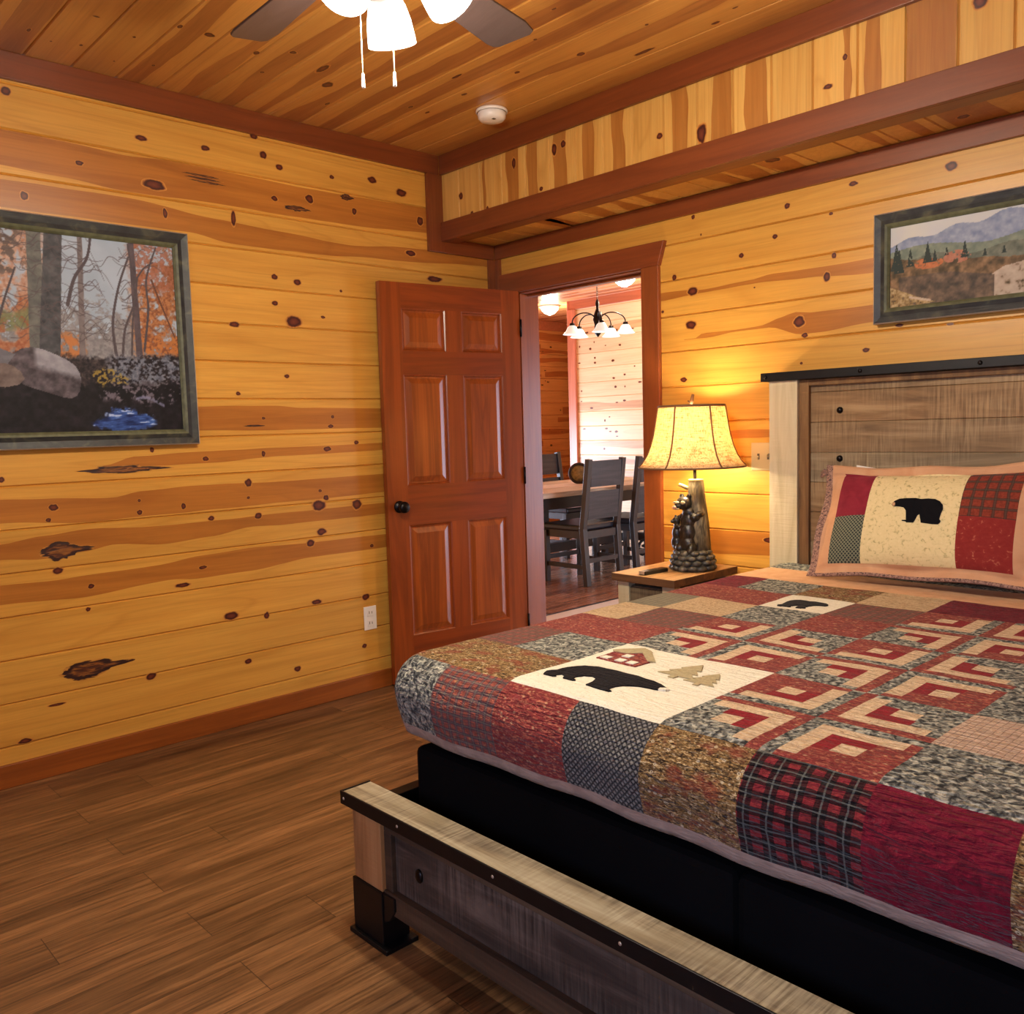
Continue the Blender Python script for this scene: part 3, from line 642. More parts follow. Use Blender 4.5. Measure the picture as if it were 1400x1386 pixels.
    for x in (-2.62, -2.78, -2.88): P.put(P.seg((x, 2.06), (x + .02, 1.58), .018, .022), dk)
    P.put(soft(1.59 - Bw, 60), P.mixc((26, 22, 28), (80, 68, 66), n3 * 1.8 - .5))
    P.put(.9 * soft(.05 - np.abs(Bw - 1.545), 40) * soft(Aw + 2.06, 30) * soft(n2 * .5 + n3 * .5 - .48, 12), P.mixc((66, 72, 88), (134, 140, 154), n3 * 1.6 - .3))
    P.put(.85 * soft(1 - np.hypot((Aw + 2.06) / .07, (Bw - 1.51) / .03), 5) * soft(n3 - .52, 14), (158, 136, 58))
    P.put(soft(1.485 - Bw, 60), P.mixc((12, 11, 16), (40, 34, 42), n2 * 1.6 - .4))
    P.put(.8 * soft(.035 - np.abs(Bw - 1.455), 50) * soft(Aw + 2.09, 30) * soft(n2 * .6 + n3 * .4 - .53, 14), P.mixc((92, 84, 96), (142, 134, 146), n3))
    b1 = P.poly([(-2.42, 1.56), (-2.40, 1.59), (-2.37, 1.61), (-2.335, 1.618), (-2.30, 1.612), (-2.265, 1.598), (-2.22, 1.577), (-2.19, 1.555), (-2.176, 1.53), (-2.170, 1.50), (-2.178, 1.46), (-2.19, 1.44), (-2.21, 1.43), (-2.24, 1.435), (-2.30, 1.455), (-2.36, 1.475), (-2.40, 1.50)])
    P.put(b1, P.mixc((58, 52, 58), (112, 104, 110), n2 * 1.7 - .35))
    P.put(b1 * soft((B - 1.535) - (A + 2.28) * -.28 + .01 * (n3 - .5), 40) * soft(A + 2.325, 60), P.mixc((122, 122, 132), (160, 160, 168), n2 * 1.4))
    P.put(P.poly([(-2.56, 1.6), (-2.50, 1.612), (-2.44, 1.61), (-2.39, 1.59), (-2.42, 1.55), (-2.5, 1.53)]), P.mixc((88, 88, 96), (128, 128, 136), n2))
    P.put(P.poly([(-2.50, 1.53), (-2.47, 1.55), (-2.43, 1.557), (-2.40, 1.548), (-2.375, 1.525), (-2.365, 1.50), (-2.385, 1.48), (-2.43, 1.47), (-2.50, 1.475)]), P.mixc((92, 80, 76), (140, 126, 120), n2 * 1.4 - .2))
    P.put(P.poly([(-2.95, 1.55), (-2.8, 1.62), (-2.6, 1.6), (-2.52, 1.52), (-2.6, 1.46), (-2.95, 1.45)]), P.mixc((72, 68, 74), (130, 124, 128), n2))
    wn = vnoise(X, B * 5, 22, 8)
    wv = soft(1 - np.hypot((Aw + 2.02) / .115, (Bw - 1.345) / .040), 5)
    P.put(wv, P.mixc((18, 34, 84), (78, 118, 196), wn * 2.2 - .65)); P.put(wv * soft(wn - .68, 14), (170, 190, 226))
    P.put(.8 * soft(.006 - np.abs(B - 1.415 + .02 * np.sin(A * 30)), 160) * (A > -1.97) * (A < -1.86) * soft(n3 - .4, 8), (128, 130, 160))
    return P
def valley_painting():
    P = Paint(2.165, 2.935, 1.66, 1.96, .0026); A, B = P.A, P.B
    n1 = vnoise(A, B, 12, 11); n2 = vnoise(A, B, 55, 12, 3); n3 = vnoise(A, B, 130, 13, 2)
    P.img[:] = P.mixc((206, 202, 184), (188, 190, 196), n1)
    ridge = 1.905 + .045 * np.clip((A - 2.25) / .35, -1, 1) + .008 * np.sin(A * 40)
    P.put((B < ridge) * 1.0, P.mixc((112, 124, 150), (172, 176, 184), n2 * 1.1 - .1))
    P.put((B < 1.868 + .012 * np.sin(A * 14 + 1) + .03 * np.clip((A - 2.5) * 3, 0, 1)) * 1.0, P.mixc((96, 108, 96), (146, 152, 128), n2))
    P.put((B < 1.835 + .01 * np.sin(A * 25)) * 1.0, P.mixc((84, 90, 76), (130, 130, 112), n2 * 1.3 - .2))
    fol = (B < 1.842 - .10 * np.clip((A - 2.2) * 1.4, 0, .45) + .02 * (n1 - .5)) * 1.0
    P.put(fol, P.mixc((72, 60, 40), (152, 118, 84), n2 * 1.6 - .35))
    P.put(fol * (np.hypot((A - 2.305) / .05, (B - 1.812) / .02) < 1) * (n3 > .35), P.mixc((168, 92, 52), (194, 122, 78), n3))
    P.put((np.hypot((A - 2.40) / .045, (B - 1.82) / .022) < 1) * (n2 > .35), P.mixc((156, 96, 74), (188, 132, 104), n3))
    for x, z0, h_ in ((2.19, 1.80, .10), (2.20, 1.79, .09), (2.24, 1.81, .065), (2.30, 1.815, .075), (2.325, 1.815, .045), (2.365, 1.83, .035), (2.425, 1.815, .06), (2.49, 1.81, .03), (2.55, 1.81, .03), (2.62, 1.81, .035), (2.7, 1.8, .04), (2.8, 1.8, .05)):
        P.put(P.poly([(x - h_ * .22, z0), (x - h_ * .1, z0 + h_ * .4), (x - h_ * .12, z0 + h_ * .4), (x, z0 + h_), (x + h_ * .12, z0 + h_ * .4), (x + h_ * .22, z0)]) * (n3 > .25), (44, 54, 48))
    P.put(P.poly([(2.47, 1.72), (2.55, 1.765), (2.72, 1.79), (2.95, 1.78), (2.95, 1.66), (2.50, 1.66)]) * soft(n2 * .6 + n1 * .4 - .36, 9), P.mixc((158, 138, 118), (196, 180, 158), n2))
    P.put((B < 1.775 - .2 * np.clip(A - 2.36, 0, 1)) * (A < 2.52) * (A > 2.2), P.mixc((66, 58, 50), (128, 104, 82), n2 * 1.6 - .4))
    P.put(P.poly([(2.165, 1.745), (2.21, 1.725), (2.30, 1.685), (2.33, 1.675), (2.165, 1.66)]) * (n3 > .3), P.mixc((104, 76, 34), (190, 166, 122), n3 * 1.3 - .1))
    P.put(P.seg((2.24, 1.70), (2.31, 1.682), .004) * .9, (190, 172, 150))
    return P
def frame_mat():
    t = NT('distressed_frame'); v = t.coord(); n = t.noise(v, 14, 5, .8); n2 = t.noise(t.mapping(v, (3, 3, 40)), 5, 4)
    t.set(col=t.ramp(n, [(.35, rgba((24, 25, 28))), (.55, rgba((42, 44, 42))), (.72, rgba((84, 82, 62)))]), rough=.5)
    t.bump(n2, .3, .003); return t.m
M_FRAME = frame_mat(); M_SILVER = plain('silver_lip', (196, 184, 168), .35, .6, .1); M_OLIVE = plain('olive_lip', (92, 94, 66), .5, 0, .3, 0, 40)
def picture(name, f3, a0, a1, b0, b1, fw, label, painting, canvas, root_loc):
    r = empty(name, root_loc); f = lambda a, b, n: tuple(Vector(f3(a, b, n)) - Vector(root_loc))
    # mitred frame, stepped profile (inset, height)
    prof = [(0, .004), (0, .034), (.004, .037), (fw * .45, .030), (fw * .72, .034), (fw * .86, .030), (fw, .022), (fw, .004)]
    mb = MB(); corners = [(a0, b0, 1, 1), (a1, b0, -1, 1), (a1, b1, -1, -1), (a0, b1, 1, -1)]
    for k in range(4):
        c0, c1 = corners[k], corners[(k + 1) % 4]
        for i in range(len(prof)):
            p, q = prof[i], prof[(i + 1) % len(prof)]
            mi = 1 if i in (0, 1) else (2 if i in (4, 5) else 0)
            mb.face([f(c0[0] + c0[2] * p[0], c0[1] + c0[3] * p[0], p[1]), f(c1[0] + c1[2] * p[0], c1[1] + c1[3] * p[0], p[1]), f(c1[0] + c1[2] * q[0], c1[1] + c1[3] * q[0], q[1]), f(c0[0] + c0[2] * q[0], c0[1] + c0[3] * q[0], q[1])], mi)
    fr = mb.build('frame', [M_FRAME, M_SILVER, M_OLIVE], r, weld=True); fr['label'] = 'dark distressed frame with a silver outer edge'
    painting.mesh(canvas, f, .016, r)
    tag(r, label, 'picture'); return r
picture('framed_picture', fL, -3.01, -1.727, 1.243, 2.098, .062, 'large framed picture of an autumn forest stream on the left wall', forest_painting(), 'forest_print', (0, -2.37, 1.67))
picture('framed_picture', fR, 2.112, 2.985, 1.614, 2.012, .056, 'panoramic framed picture of a mountain valley above the headboard', valley_painting(), 'valley_print', (2.55, 0, 1.81))

# ------------------------------------------------------------------ bed frame
def rustic(name, c0, c1, c2, axis, rough=.7, saw=True, gs=1.0, cross=None, pitch=.12, off=0, var=.3):
    t = NT(name); v = t.coord(); a = AX[axis]
    m1 = [14 * gs] * 3; m1[a] = 1.2 * gs; m2 = [6] * 3; m2[a] = 90
    m2[a] = 130
    n1 = t.noise(t.mapping(v, m1), 1.5, 6, .8, .62); n2 = t.noise(t.mapping(v, m2), 1.0, 3, .2, .6); n3 = t.noise(v, 5, 3)
    col = t.ramp(n1, [(.3, rgba(c0)), (.5, rgba(c1)), (.7, rgba(c2))])
    if saw: col = t.mix(t.math('MULTIPLY', t.ramp(n3, [(.4, (0, 0, 0)), (.6, (1, 1, 1))]), .5), col, t.ramp(n2, [(.36, rgba(c0, .95)), (.62, rgba(c2, 1.12))]))
    if cross:
        sx = t.node('ShaderNodeSeparateXYZ', {0: v}).outputs[AX[cross]]
        wn = t.node('ShaderNodeTexWhiteNoise', {'W': t.math('FLOOR', t.math('DIVIDE', t.math('SUBTRACT', sx, off), pitch))}, noise_dimensions='1D')
        col = t.mix(t.math('MULTIPLY', wn.outputs[0], .8), col, t.mix(1.0, col, (1.08, .82, .58, 1), 'MULTIPLY'))
    t.set(col=col, rough=rough); t.bump(n2, .35, .003); return t.m
M_PLANK = rustic('weathered_headboard_planks', (92, 74, 50), (134, 112, 80), (168, 150, 116), 'X', cross='Z', pitch=.1165, off=.56)
M_CAP = rustic('whitewashed_cap', (96, 80, 60), (144, 128, 98), (182, 170, 142), 'X')
M_FPANEL = rustic('dark_foot_panel', (36, 28, 24), (66, 54, 46), (110, 96, 84), 'X')
M_CREAM = rustic('cream_post', (188, 172, 132), (206, 192, 154), (218, 206, 172), 'Z', saw=False)
M_BROWN = rustic('brown_inner_frame', (92, 62, 32), (122, 86, 46), (146, 110, 66), 'Z', saw=False)
M_TAN = rustic('tan_post', (138, 96, 54), (168, 120, 72), (186, 140, 90), 'Z', saw=False)
BX0, BX1 = 1.70, 3.40
bed = empty('bed', (2.55, -1.1, 0))
def bp(name, mb, mats, parent=bed, bevel=.002):
    for v in mb.bm.verts: v.co -= Vector((2.55, -1.1, 0))
    return mb.build(name, mats, parent, bevel=bevel)
tag(bed, 'rustic plank bed frame with black metal straps and low footboard', 'bed')
HB = -.115   # front face of the headboard posts
for x0, x1 in ((1.728, 1.850), (3.250, 3.372)):
    mb = MB(); mb.box((x0, HB, 0), (x1, -.035, 1.425)); bp('headboard_post', mb, M_CREAM)['label'] = 'cream whitewashed upright post'
mb = MB(); mb.box((1.851, HB + .012, .25), (1.892, -.045, 1.424)); mb.box((3.208, HB + .012, .25), (3.249, -.045, 1.424)); mb.box((1.892, HB + .012, 1.400), (3.208, -.045, 1.424)); bp('headboard_inner_frame', mb, M_BROWN)
mb = MB(); z = .559
fH = lambda a, b, n: (a, HB + .03 - n, b)
boards(mb, fH, 1.892, 3.208, .30, 1.400, .1165, .559, thick=.03, g=.002, d=.004); bp('headboard_panel', mb, M_PLANK, bevel=0)
mb = MB(); mb.box((BX0, HB - .018, 1.425), (BX1, -.02, 1.459)); bp('headboard_cap', mb, M_BLACK)['label'] = 'black metal strap along the headboard top'
for i, x in enumerate((1.722, 2.11, 2.52, 2.93, 3.35)):
    mb = MB(); mb.ball((x, HB - .018, 1.442), (.008, .006, .008)); bp('bolt', mb, M_DARK, bevel=0)
for x in (2.01, 3.09):
    for z in (1.302, 1.118, .93):
        mb = MB(); mb.ball((x, HB + .03, z), (.013, .010, .013)); bp('rivet', mb, M_DARK, bevel=0)
# footboard
FY0, FY1 = -2.150, -2.060
mb = MB(); mb.box((BX0 + .005, FY0 + .004, .336), (BX1 - .005, FY1, .362)); bp('footboard_cap', mb, M_CAP)['label'] = 'whitewashed rough sawn top plank'
mb = MB(); mb.box((BX0, FY0, .330), (BX1, FY0 + .005, .364)); mb.box((BX0, FY0 + .005, .330), (BX0 + .005, FY1, .364)); mb.box((BX0 + .005, FY0 + .005, .330), (BX1, FY1, .336)); bp('footboard_strap', mb, M_BLACK, bevel=.001)
for x in (1.716, 1.945, 2.28, 2.62, 2.96, 3.3):
    mb = MB(); mb.ball((x, FY0, .347), (.004, .002, .004)); bp('bolt', mb, M_SILVER, bevel=0)
for x0, x1 in ((1.735, 1.855), (3.245, 3.365)):
    mb = MB(); mb.box((x0, FY0 + .012, .146), (x1, FY1 - .01, .33)); bp('footboard_post', mb, M_TAN)['label'] = 'orange tan wood post of the footboard'
    mb = MB(); mb.box((x0 - .004, FY0 + .006, .012), (x1 + .004, FY1 - .004, .146)); mb.box((x0 - .012, FY0 - .004, 0), (x1 + .03, FY1 + .004, .012))
    if x0 < 2: mb.prism([(x1 + .004, .146), (x1 + .05, .146), (x1 + .05, .115), (x1 + .03, .085), (x1 + .004, .07)], lambda a, b, n: (a, FY0 + .01 + n, b), .02)
    bp('metal_foot', mb, M_BLACK)['label'] = 'black metal foot bracket'
mb = MB(); mb.box((1.856, FY0 + .022, .30), (3.244, FY1 - .012, .33)); mb.box((1.856, FY0 + .016, .098), (3.244, FY1 - .012, .152)); mb.box((1.856, FY0 + .022, .152), (1.885, FY1 - .012, .30)); mb.box((3.215, FY0 + .022, .152), (3.244, FY1 - .012, .30)); bp('footboard_frame', mb, rustic('foot_frame_wood', (46, 34, 24), (70, 52, 36), (92, 72, 52), 'X', saw=False))
mb = MB(); mb.box((1.885, FY0 + .034, .152), (3.215, FY1 - .02, .30)); bp('footboard_panel', mb, M_FPANEL)['label'] = 'dark rough sawn plank panel'
mb = MB(); mb.ball((1.98, FY0 + .034, .225), (.014, .008, .018)); bp('rivet', mb, M_DARK, bevel=0)
for x0, x1 in ((1.735, 1.775), (3.325, 3.365)):
    mb = MB(); mb.box((x0, FY1 - .01, .16), (x1, HB, .335)); bp('side_rail', mb, M_BLACK)
# foundation and mattress
t = NT('black_cloth'); n = t.noise(t.coord(), 500, 2); n2 = t.noise(t.coord(), 4, 3); t.set(col=t.ramp(n2, [(.3, rgba((6, 6, 7))), (.7, rgba((12, 12, 13)))]), rough=.9, spec=.08); t.bump(n, .15, .001); M_CLOTH = t.m
fo = empty('bed_foundation', (2.55, -1.03, .2))
for i, (x0, x1) in enumerate(((1.80, 2.749), (2.751, 3.30))):
    mb = MB(); mb.box((x0 - 2.55, -.955, 0), (x1 - 2.55, .90, .262)); mb.build('foundation_section', M_CLOTH, fo, bevel=.018)
for px_, py_ in ((1.9, -1.9), (3.2, -1.9), (1.9, -.3), (3.2, -.3)):
    mb = MB(); mb.box((px_ - 2.58, py_ + 1.0, -.2), (px_ - 2.52, py_ + 1.06, 0)); mb.build('leg', M_BLACK, fo)
tag(fo, 'black cloth covered foundation under the mattress inside the bed frame', 'bed foundation')
mb = MB(); mb.box((1.80, -1.955, .463), (3.30, -.13, .685)); ma = mb.build('mattress', plain('mattress_grey', (60, 58, 60), .9), bevel=.03)
tag(ma, 'thick mattress hidden under the patchwork quilt', 'mattress')

# ------------------------------------------------------------------ quilt
def uvm(t, sc=(1, 1, 1), rot=0.0): return t.mapping(t.coord('UV'), sc, (0, 0, 0), (0, 0, rot))
def stitch(t, strength=.85):
    """channel quilting: wandering ridges running across the bed"""
    uv = t.coord('UV')
    w = t.noise(t.mapping(uv, (16, 80, 1)), 1.0, 3, 1.1, .5)
    w2 = t.noise(t.mapping(uv, (60, 60, 1)), 2.0, 3)
    h = t.math('ADD', t.math('MULTIPLY', w, 1.0), t.math('MULTIPLY', w2, .18))
    t.bump(h, strength, .032)
def fabric(name, fn, st=.85, rough=.9):
    t = NT('quilt_' + name); t.set(col=fn(t), rough=rough, spec=.06, sheen=.08); stitch(t, st); return t.m
def mottled(*stops, sc=330, det=3, stretch=(1, 1, 1)):
    return lambda t: t.ramp(t.noise(t.mapping(t.coord('UV'), stretch), sc, det, .8), [(p, rgba(c)) for p, c in stops])
def f_floral(base, spot, spot2, sc=70):
    def fn(t):
        uv = t.coord('UV'); n = t.noise(uv, 24, 3); v = t.node('ShaderNodeTexVoronoi', {'Vector': t.mapping(uv, (1, 1.4, 1)), 'Scale': sc}); n2 = t.noise(t.mapping(uv, (1, 2, 1)), 80, 3, 1.0)
        c = t.mix(t.ramp(n2, [(.5, (0, 0, 0)), (.62, (1, 1, 1))]), rgba(base), rgba(spot))
        c = t.mix(t.ramp(v.outputs[0], [(.10, (1, 1, 1)), (.25, (0, 0, 0))]), c, rgba(spot2))
        return t.mix(1.0, c, t.ramp(n, [(.3, (.85, .82, .82)), (.7, (1.1, 1.1, 1.1))]), 'MULTIPLY')
    return fn
def stripes(t, comp, per, lo, hi, ph=0.0):
    x = t.node('ShaderNodeSeparateXYZ', {0: t.coord('UV')}).outputs[comp]
    x = t.math('MULTIPLY_ADD', t.noise(t.coord('UV'), 26, 2, .3), .006, x)
    f = t.math('FRACT', t.math('DIVIDE', t.math('ADD', x, 10 + ph), per))
    return t.math('MULTIPLY', t.math('GREATER_THAN', f, lo), t.math('LESS_THAN', f, hi))
def f_plaid(base, dark, light, per=.036, w=.38, mottle=None, per2=None, dk=.68):
    def fn(t):
        n = t.noise(t.coord('UV'), 120, 3, .5)
        c = t.ramp(n, [(.35, rgba(base, .8)), (.6, rgba(base, 1.15)), (.75, rgba(mottle or base, 1.2))])
        py = per2 or per
        for comp, q in ((0, per), (1, py)): c = t.mix(t.math('MULTIPLY', stripes(t, comp, q, 0, w), dk), c, rgba(dark))
        for comp, q, lw in ((0, per, .04), (1, py, .05)): c = t.mix(t.math('MULTIPLY', stripes(t, comp, q, w / 2 - lw, w / 2 + lw), .5), c, rgba(light))
        return c
    return fn
def f_lattice(t):
    v = t.node('ShaderNodeTexVoronoi', {'Vector': uvm(t, (1, 1, 1), .785), 'Scale': 100, 'Randomness': .2}, feature='DISTANCE_TO_EDGE')
    n = t.noise(t.coord('UV'), 160, 2)
    c = t.ramp(v.outputs['Distance'], [(.10, rgba((22, 22, 26))), (.22, rgba((120, 118, 112))), (.40, rgba((156, 152, 144)))])
    return t.mix(.25, c, t.ramp(n, [(.4, rgba((40, 40, 44))), (.7, rgba((140, 134, 126)))]))
def f_grid(t):
    n = t.noise(t.coord('UV'), 90, 3); c = t.ramp(n, [(.3, rgba((196, 164, 140))), (.7, rgba((214, 188, 164)))])
    for comp, per in ((0, .0125), (1, .02)): c = t.mix(t.math('MULTIPLY', stripes(t, comp, per, 0, .12), .6), c, rgba((110, 84, 74)))
    return c
def f_rib(t):
    c = rgba((150, 142, 118)); return t.mix(t.math('MULTIPLY', stripes(t, 1, .014, 0, .45), .8), c, rgba((96, 92, 78)))
def f_brown(t):
    uv = t.coord('UV'); n = t.noise(t.mapping(uv, (1, 1.5, 1)), 16, 3); n2 = t.noise(t.mapping(uv, (1, 2.2, 1)), 95, 3, 1.2)
    v = t.node('ShaderNodeTexVoronoi', {'Vector': t.mapping(uv, (1, 1.3, 1)), 'Scale': 46})
    c = t.ramp(n2, [(.36, rgba((54, 40, 28))), (.46, rgba((120, 92, 54))), (.56, rgba((150, 118, 72))), (.66, rgba((206, 182, 138)))])
    c = t.mix(t.math('MULTIPLY', t.ramp(n, [(.5, (0, 0, 0)), (.62, (1, 1, 1))]), .65), c, rgba((136, 56, 44)))
    return t.mix(t.ramp(v.outputs[0], [(.05, (0, 0, 0)), (.10, (1, 1, 1)), (.16, (.9, .9, .9)), (.2, (0, 0, 0))]), c, rgba((204, 186, 152)))
QM = {
 'G': fabric('grey', mottled((.36, (40, 42, 42)), (.45, (92, 94, 90)), (.54, (146, 146, 134)), (.64, (196, 194, 176)), sc=80, det=4)),
 'R': fabric('red_floral', f_floral((134, 54, 52), (176, 104, 82), (196, 150, 116), 50)),
 'B': fabric('brown_floral', f_brown),
 'L': fabric('lattice', f_lattice),
 'P': fabric('red_plaid', f_plaid((150, 80, 66), (72, 70, 80), (140, 134, 110), .0235, .42, (160, 130, 84), .021, .6)),
 'K': fabric('dark_plaid', f_plaid((132, 44, 48), (16, 22, 22), (120, 124, 116), .0425, .54, None, .0265, .82)),
 'U': fabric('burgundy', mottled((.3, (92, 18, 34)), (.7, (128, 28, 46)), sc=60)),
 'T': fabric('tan_grid', f_grid),
 'C': fabric('cream_speckle', mottled((.3, (170, 140, 104)), (.5, (204, 176, 136)), (.7, (216, 192, 152)), sc=110)),
 'W': fabric('off_white', mottled((.30, (206, 200, 176)), (.42, (232, 226, 204)), (.8, (238, 232, 212)), sc=160), .5),
 'Q': fabric('mauve_plaid', f_plaid((140, 82, 72), (92, 66, 60), (150, 120, 96), .03, .45)),
 'I': fabric('rib', f_rib),
 'H': fabric('hem_tan', mottled((.3, (150, 128, 116)), (.7, (174, 152, 138)), sc=20), .35),
 'E': fabric('peach', mottled((.3, (206, 158, 116)), (.7, (220, 176, 134)), sc=20), .35),
 'D': fabric('dark_red', mottled((.3, (132, 28, 36)), (.7, (150, 38, 46)), sc=80)),
 'M': fabric('cream_strip', mottled((.35, (206, 176, 140)), (.7, (232, 208, 172)), sc=100)),
}
QK = list(QM); QI = {k: i for i, k in enumerate(QK)}
u_ = .212; GX, GY = 2.575, -1.965
CELLS = {  # column -> rows 0..6
 -5: 'UUREERR', -4: 'BQRCIRU', -3: 'BGRQCRG', -2: 'WWllGWB', -1: 'WWllRQC', 0: 'llllllU', 1: 'llllllU', 2: 'GTGGRQG', 3: 'BGQRGCR', 4: 'UREERRU'}
FOOT = {-6: 'G', -5: 'G', -4: 'G', -3: 'P', -2: 'R', -1: 'L', 0: 'B', 1: 'K', 2: 'U', 3: 'B', 4: 'G', 5: 'G'}
def fab(U, V, d):
    if d > .228: return 'H'
    if V > GY + 7 * u_: return 'E' if V < -.24 else 'G'
    c = math.floor((U - GX) / u_); r = math.floor((V - GY) / u_)
    if r < 0: return FOOT.get(c, 'G')
    k = CELLS.get(max(-5, min(4, c)), 'GGGGGGG')[min(r, 6)]
    if k == 'l':
        gx = GX + (u_ if c >= 0 else -u_); gy = GY + u_ * (1 if r < 2 else (3 if r < 4 else 5))
        s_, t_ = abs(U - gx) / u_, abs(V - gy) / u_; sx, sy = U > gx, V > gy
        rt = (sx != sy); m, M_ = min(s_, t_), max(s_, t_)
        if m < .13: return 'G' if rt else 'R'
        if m < .30: return 'M' if M_ < .90 else ('R' if rt else 'G')
        if m < .46: return 'D' if M_ < .72 else ('R' if rt else 'G')
        if M_ < .68: return 'M'
        return 'R' if rt else 'G'
    return k
ZT, RHO, XI0, XI1, YI0, YI1 = .70, .10, 1.815, 3.285, -1.93, HB - .002
def lines(lo, hi, org, extra):
    s_ = {round(lo, 5), round(hi, 5)}
    k = math.floor((lo - org) / u_)
    while org + k * u_ < hi:
        for f in extra:
            v = org + (k + f) * u_
            if lo + .002 < v < hi - .002: s_.add(round(v, 5))
        k += 1
    s_ = sorted(s_); out = [s_[0]]
    for b in s_[1:]:
        a = out[-1]; n = max(1, int((b - a) / .02 + .5))
        out += [a + (b - a) * i / n for i in range(1, n + 1)]
    return out
EX = [0, .13, .30, .46, .68, .90, .10, .32, .54, .70, .87]
US = lines(XI0, XI1, GX, EX); VS = lines(YI0, YI1, GY, EX)
DS = [0, .018, .035, .05, .065, .08, XI0 - 1.727, .11, .13, .15, .17, .19, .21, .228, .242, .257]
def drop(d):
    arc = RHO * PI / 2
    if d <= arc: return RHO * math.sin(d / RHO), RHO * (1 - math.cos(d / RHO))
    e = d - arc; return RHO - .16 * e - 1.0 * e * e, RHO + e
def Qp(px, py, dx, dy, d):
    h, z = drop(d)
    s_ = px + py
    wv = .006 * math.sin(s_ * 9.0 + 1) * min(1, d / .12) + .004 * math.sin(s_ * 23.0) * min(1, d / .15)
    zz = ZT - z + .0035 * noise.noise(Vector((px * 5, py * 5, d * 6))) + .0012 * noise.noise(Vector((px * 22, py * 22, d * 20)))
    return Vector((px + dx * (h + wv), py + dy * (h + wv), zz))
mb = MB()
def grid(P, UVf, ni, nj, Df=lambda i, j: 0.0):
    V = [[mb.bm.verts.new(P(i, j)) for j in range(nj)] for i in range(ni)]
    for i in range(ni - 1):
        for j in range(nj - 1):
            ids = ((i, j), (i + 1, j), (i + 1, j + 1), (i, j + 1)); uv = [UVf(*q) for q in ids]
            cu = sum(q[0] for q in uv) / 4; cv = sum(q[1] for q in uv) / 4; cd = sum(Df(*q) for q in ids) / 4
            f = mb.bm.faces.new([V[a][b] for a, b in ids]); f.smooth = True; f.material_index = QI[fab(cu, cv, cd)]
            for l, q in zip(f.loops, uv): l[mb.uv].uv = q
grid(lambda i, j: Qp(US[i], VS[j], 0, 0, 0), lambda i, j: (US[i], VS[j]), len(US), len(VS))
grid(lambda i, j: Qp(US[i], YI0, 0, -1, DS[j]), lambda i, j: (US[i], YI0 - DS[j]), len(US), len(DS), lambda i, j: DS[j])
grid(lambda i, j: Qp(XI0, VS[i], -1, 0, DS[j]), lambda i, j: (XI0 - DS[j], VS[i]), len(VS), len(DS), lambda i, j: DS[j])
grid(lambda i, j: Qp(XI1, VS[i], 1, 0, DS[j]), lambda i, j: (XI1 + DS[j], VS[i]), len(VS), len(DS), lambda i, j: DS[j])
for xi, sg in ((XI0, -1), (XI1, 1)):
    NA = 12
    grid(lambda i, j: Qp(xi, YI0, sg * math.sin(i * PI / 2 / NA), -math.cos(i * PI / 2 / NA), DS[j]), lambda i, j: (xi + sg * DS[j] * math.sin(i * PI / 2 / NA), YI0 - DS[j] * math.cos(i * PI / 2 / NA)), NA + 1, len(DS), lambda i, j: DS[j])
quilt = mb.build('quilt', [QM[k] for k in QK], weld=True)
sm = quilt.modifiers.new('thickness', 'SOLIDIFY'); sm.thickness = .008; sm.offset = -1
tag(quilt, 'red, grey and tan patchwork lodge quilt with black bear patches on the bed', 'quilt')
M_BEAR = fabric('black_applique', mottled((.35, (10, 10, 13)), (.7, (26, 26, 30)), sc=180), .5)
M_OLV = fabric('tan_applique', mottled((.3, (160, 146, 110)), (.7, (184, 170, 132)), sc=120), .4)
def applique(name, pts, mat, z=.0028, label=None, parent=quilt, n=.0022):
    mb = MB(); A = []; B = []
    def q(x, y, e):
        if y < YI0:
            d = YI0 - y; v = Qp(x, YI0, 0, -1, d); return Vector((v.x, v.y - e * math.sin(d / RHO), v.z + e * math.cos(d / RHO)))
        return Qp(x, y, 0, 0, 0) + Vector((0, 0, e))
    # resample outline then fan with triangulation
    out = []
    for i in range(len(pts)):
        a = pts[i]; b = pts[(i + 1) % len(pts)]
        m_ = max(1, int(math.hypot(b[0] - a[0], b[1] - a[1]) / .012))
        out += [(a[0] + (b[0] - a[0]) * k / m_, a[1] + (b[1] - a[1]) * k / m_) for k in range(m_)]
    vs = [mb.bm.verts.new((x, y, 0)) for x, y in out]
    f = mb.bm.faces.new(vs); r = bmesh.ops.triangulate(mb.bm, faces=[f])
    bmesh.ops.subdivide_edges(mb.bm, edges=[e for e in mb.bm.edges if e.calc_length() > .03], cuts=2)
    ex = bmesh.ops.extrude_face_region(mb.bm, geom=list(mb.bm.faces))
    top = {v for v in ex['geom'] if isinstance(v, bmesh.types.BMVert)}
    for v in mb.bm.verts: v.co = q(v.co.x, v.co.y, z if v in top else 0.0004)
    for f in mb.bm.faces:
        for l in f.loops: l[mb.uv].uv = (l.vert.co.x, l.vert.co.y)
    o = mb.build(name, mat, parent)
    if label: o['label'] = label
    return o
BEAR = [(165, 540), (185, 515), (230, 490), (300, 483), (400, 480), (460, 492), (530, 485), (600, 490), (650, 515), (685, 555), (695, 600), (682, 660), (668, 700), (672, 715), (692, 735), (688, 755), (670, 775), (615, 775), (612, 765), (640, 755), (605, 730), (590, 740), (598, 762), (500, 762), (495, 750), (540, 745), (535, 725), (510, 705), (505, 685), (470, 665), (450, 680), (440, 715), (420, 762), (345, 762), (340, 752), (298, 745), (300, 737), (345, 735), (335, 640), (318, 625), (310, 605), (290, 590), (240, 580), (205, 578), (175, 578), (160, 560)]
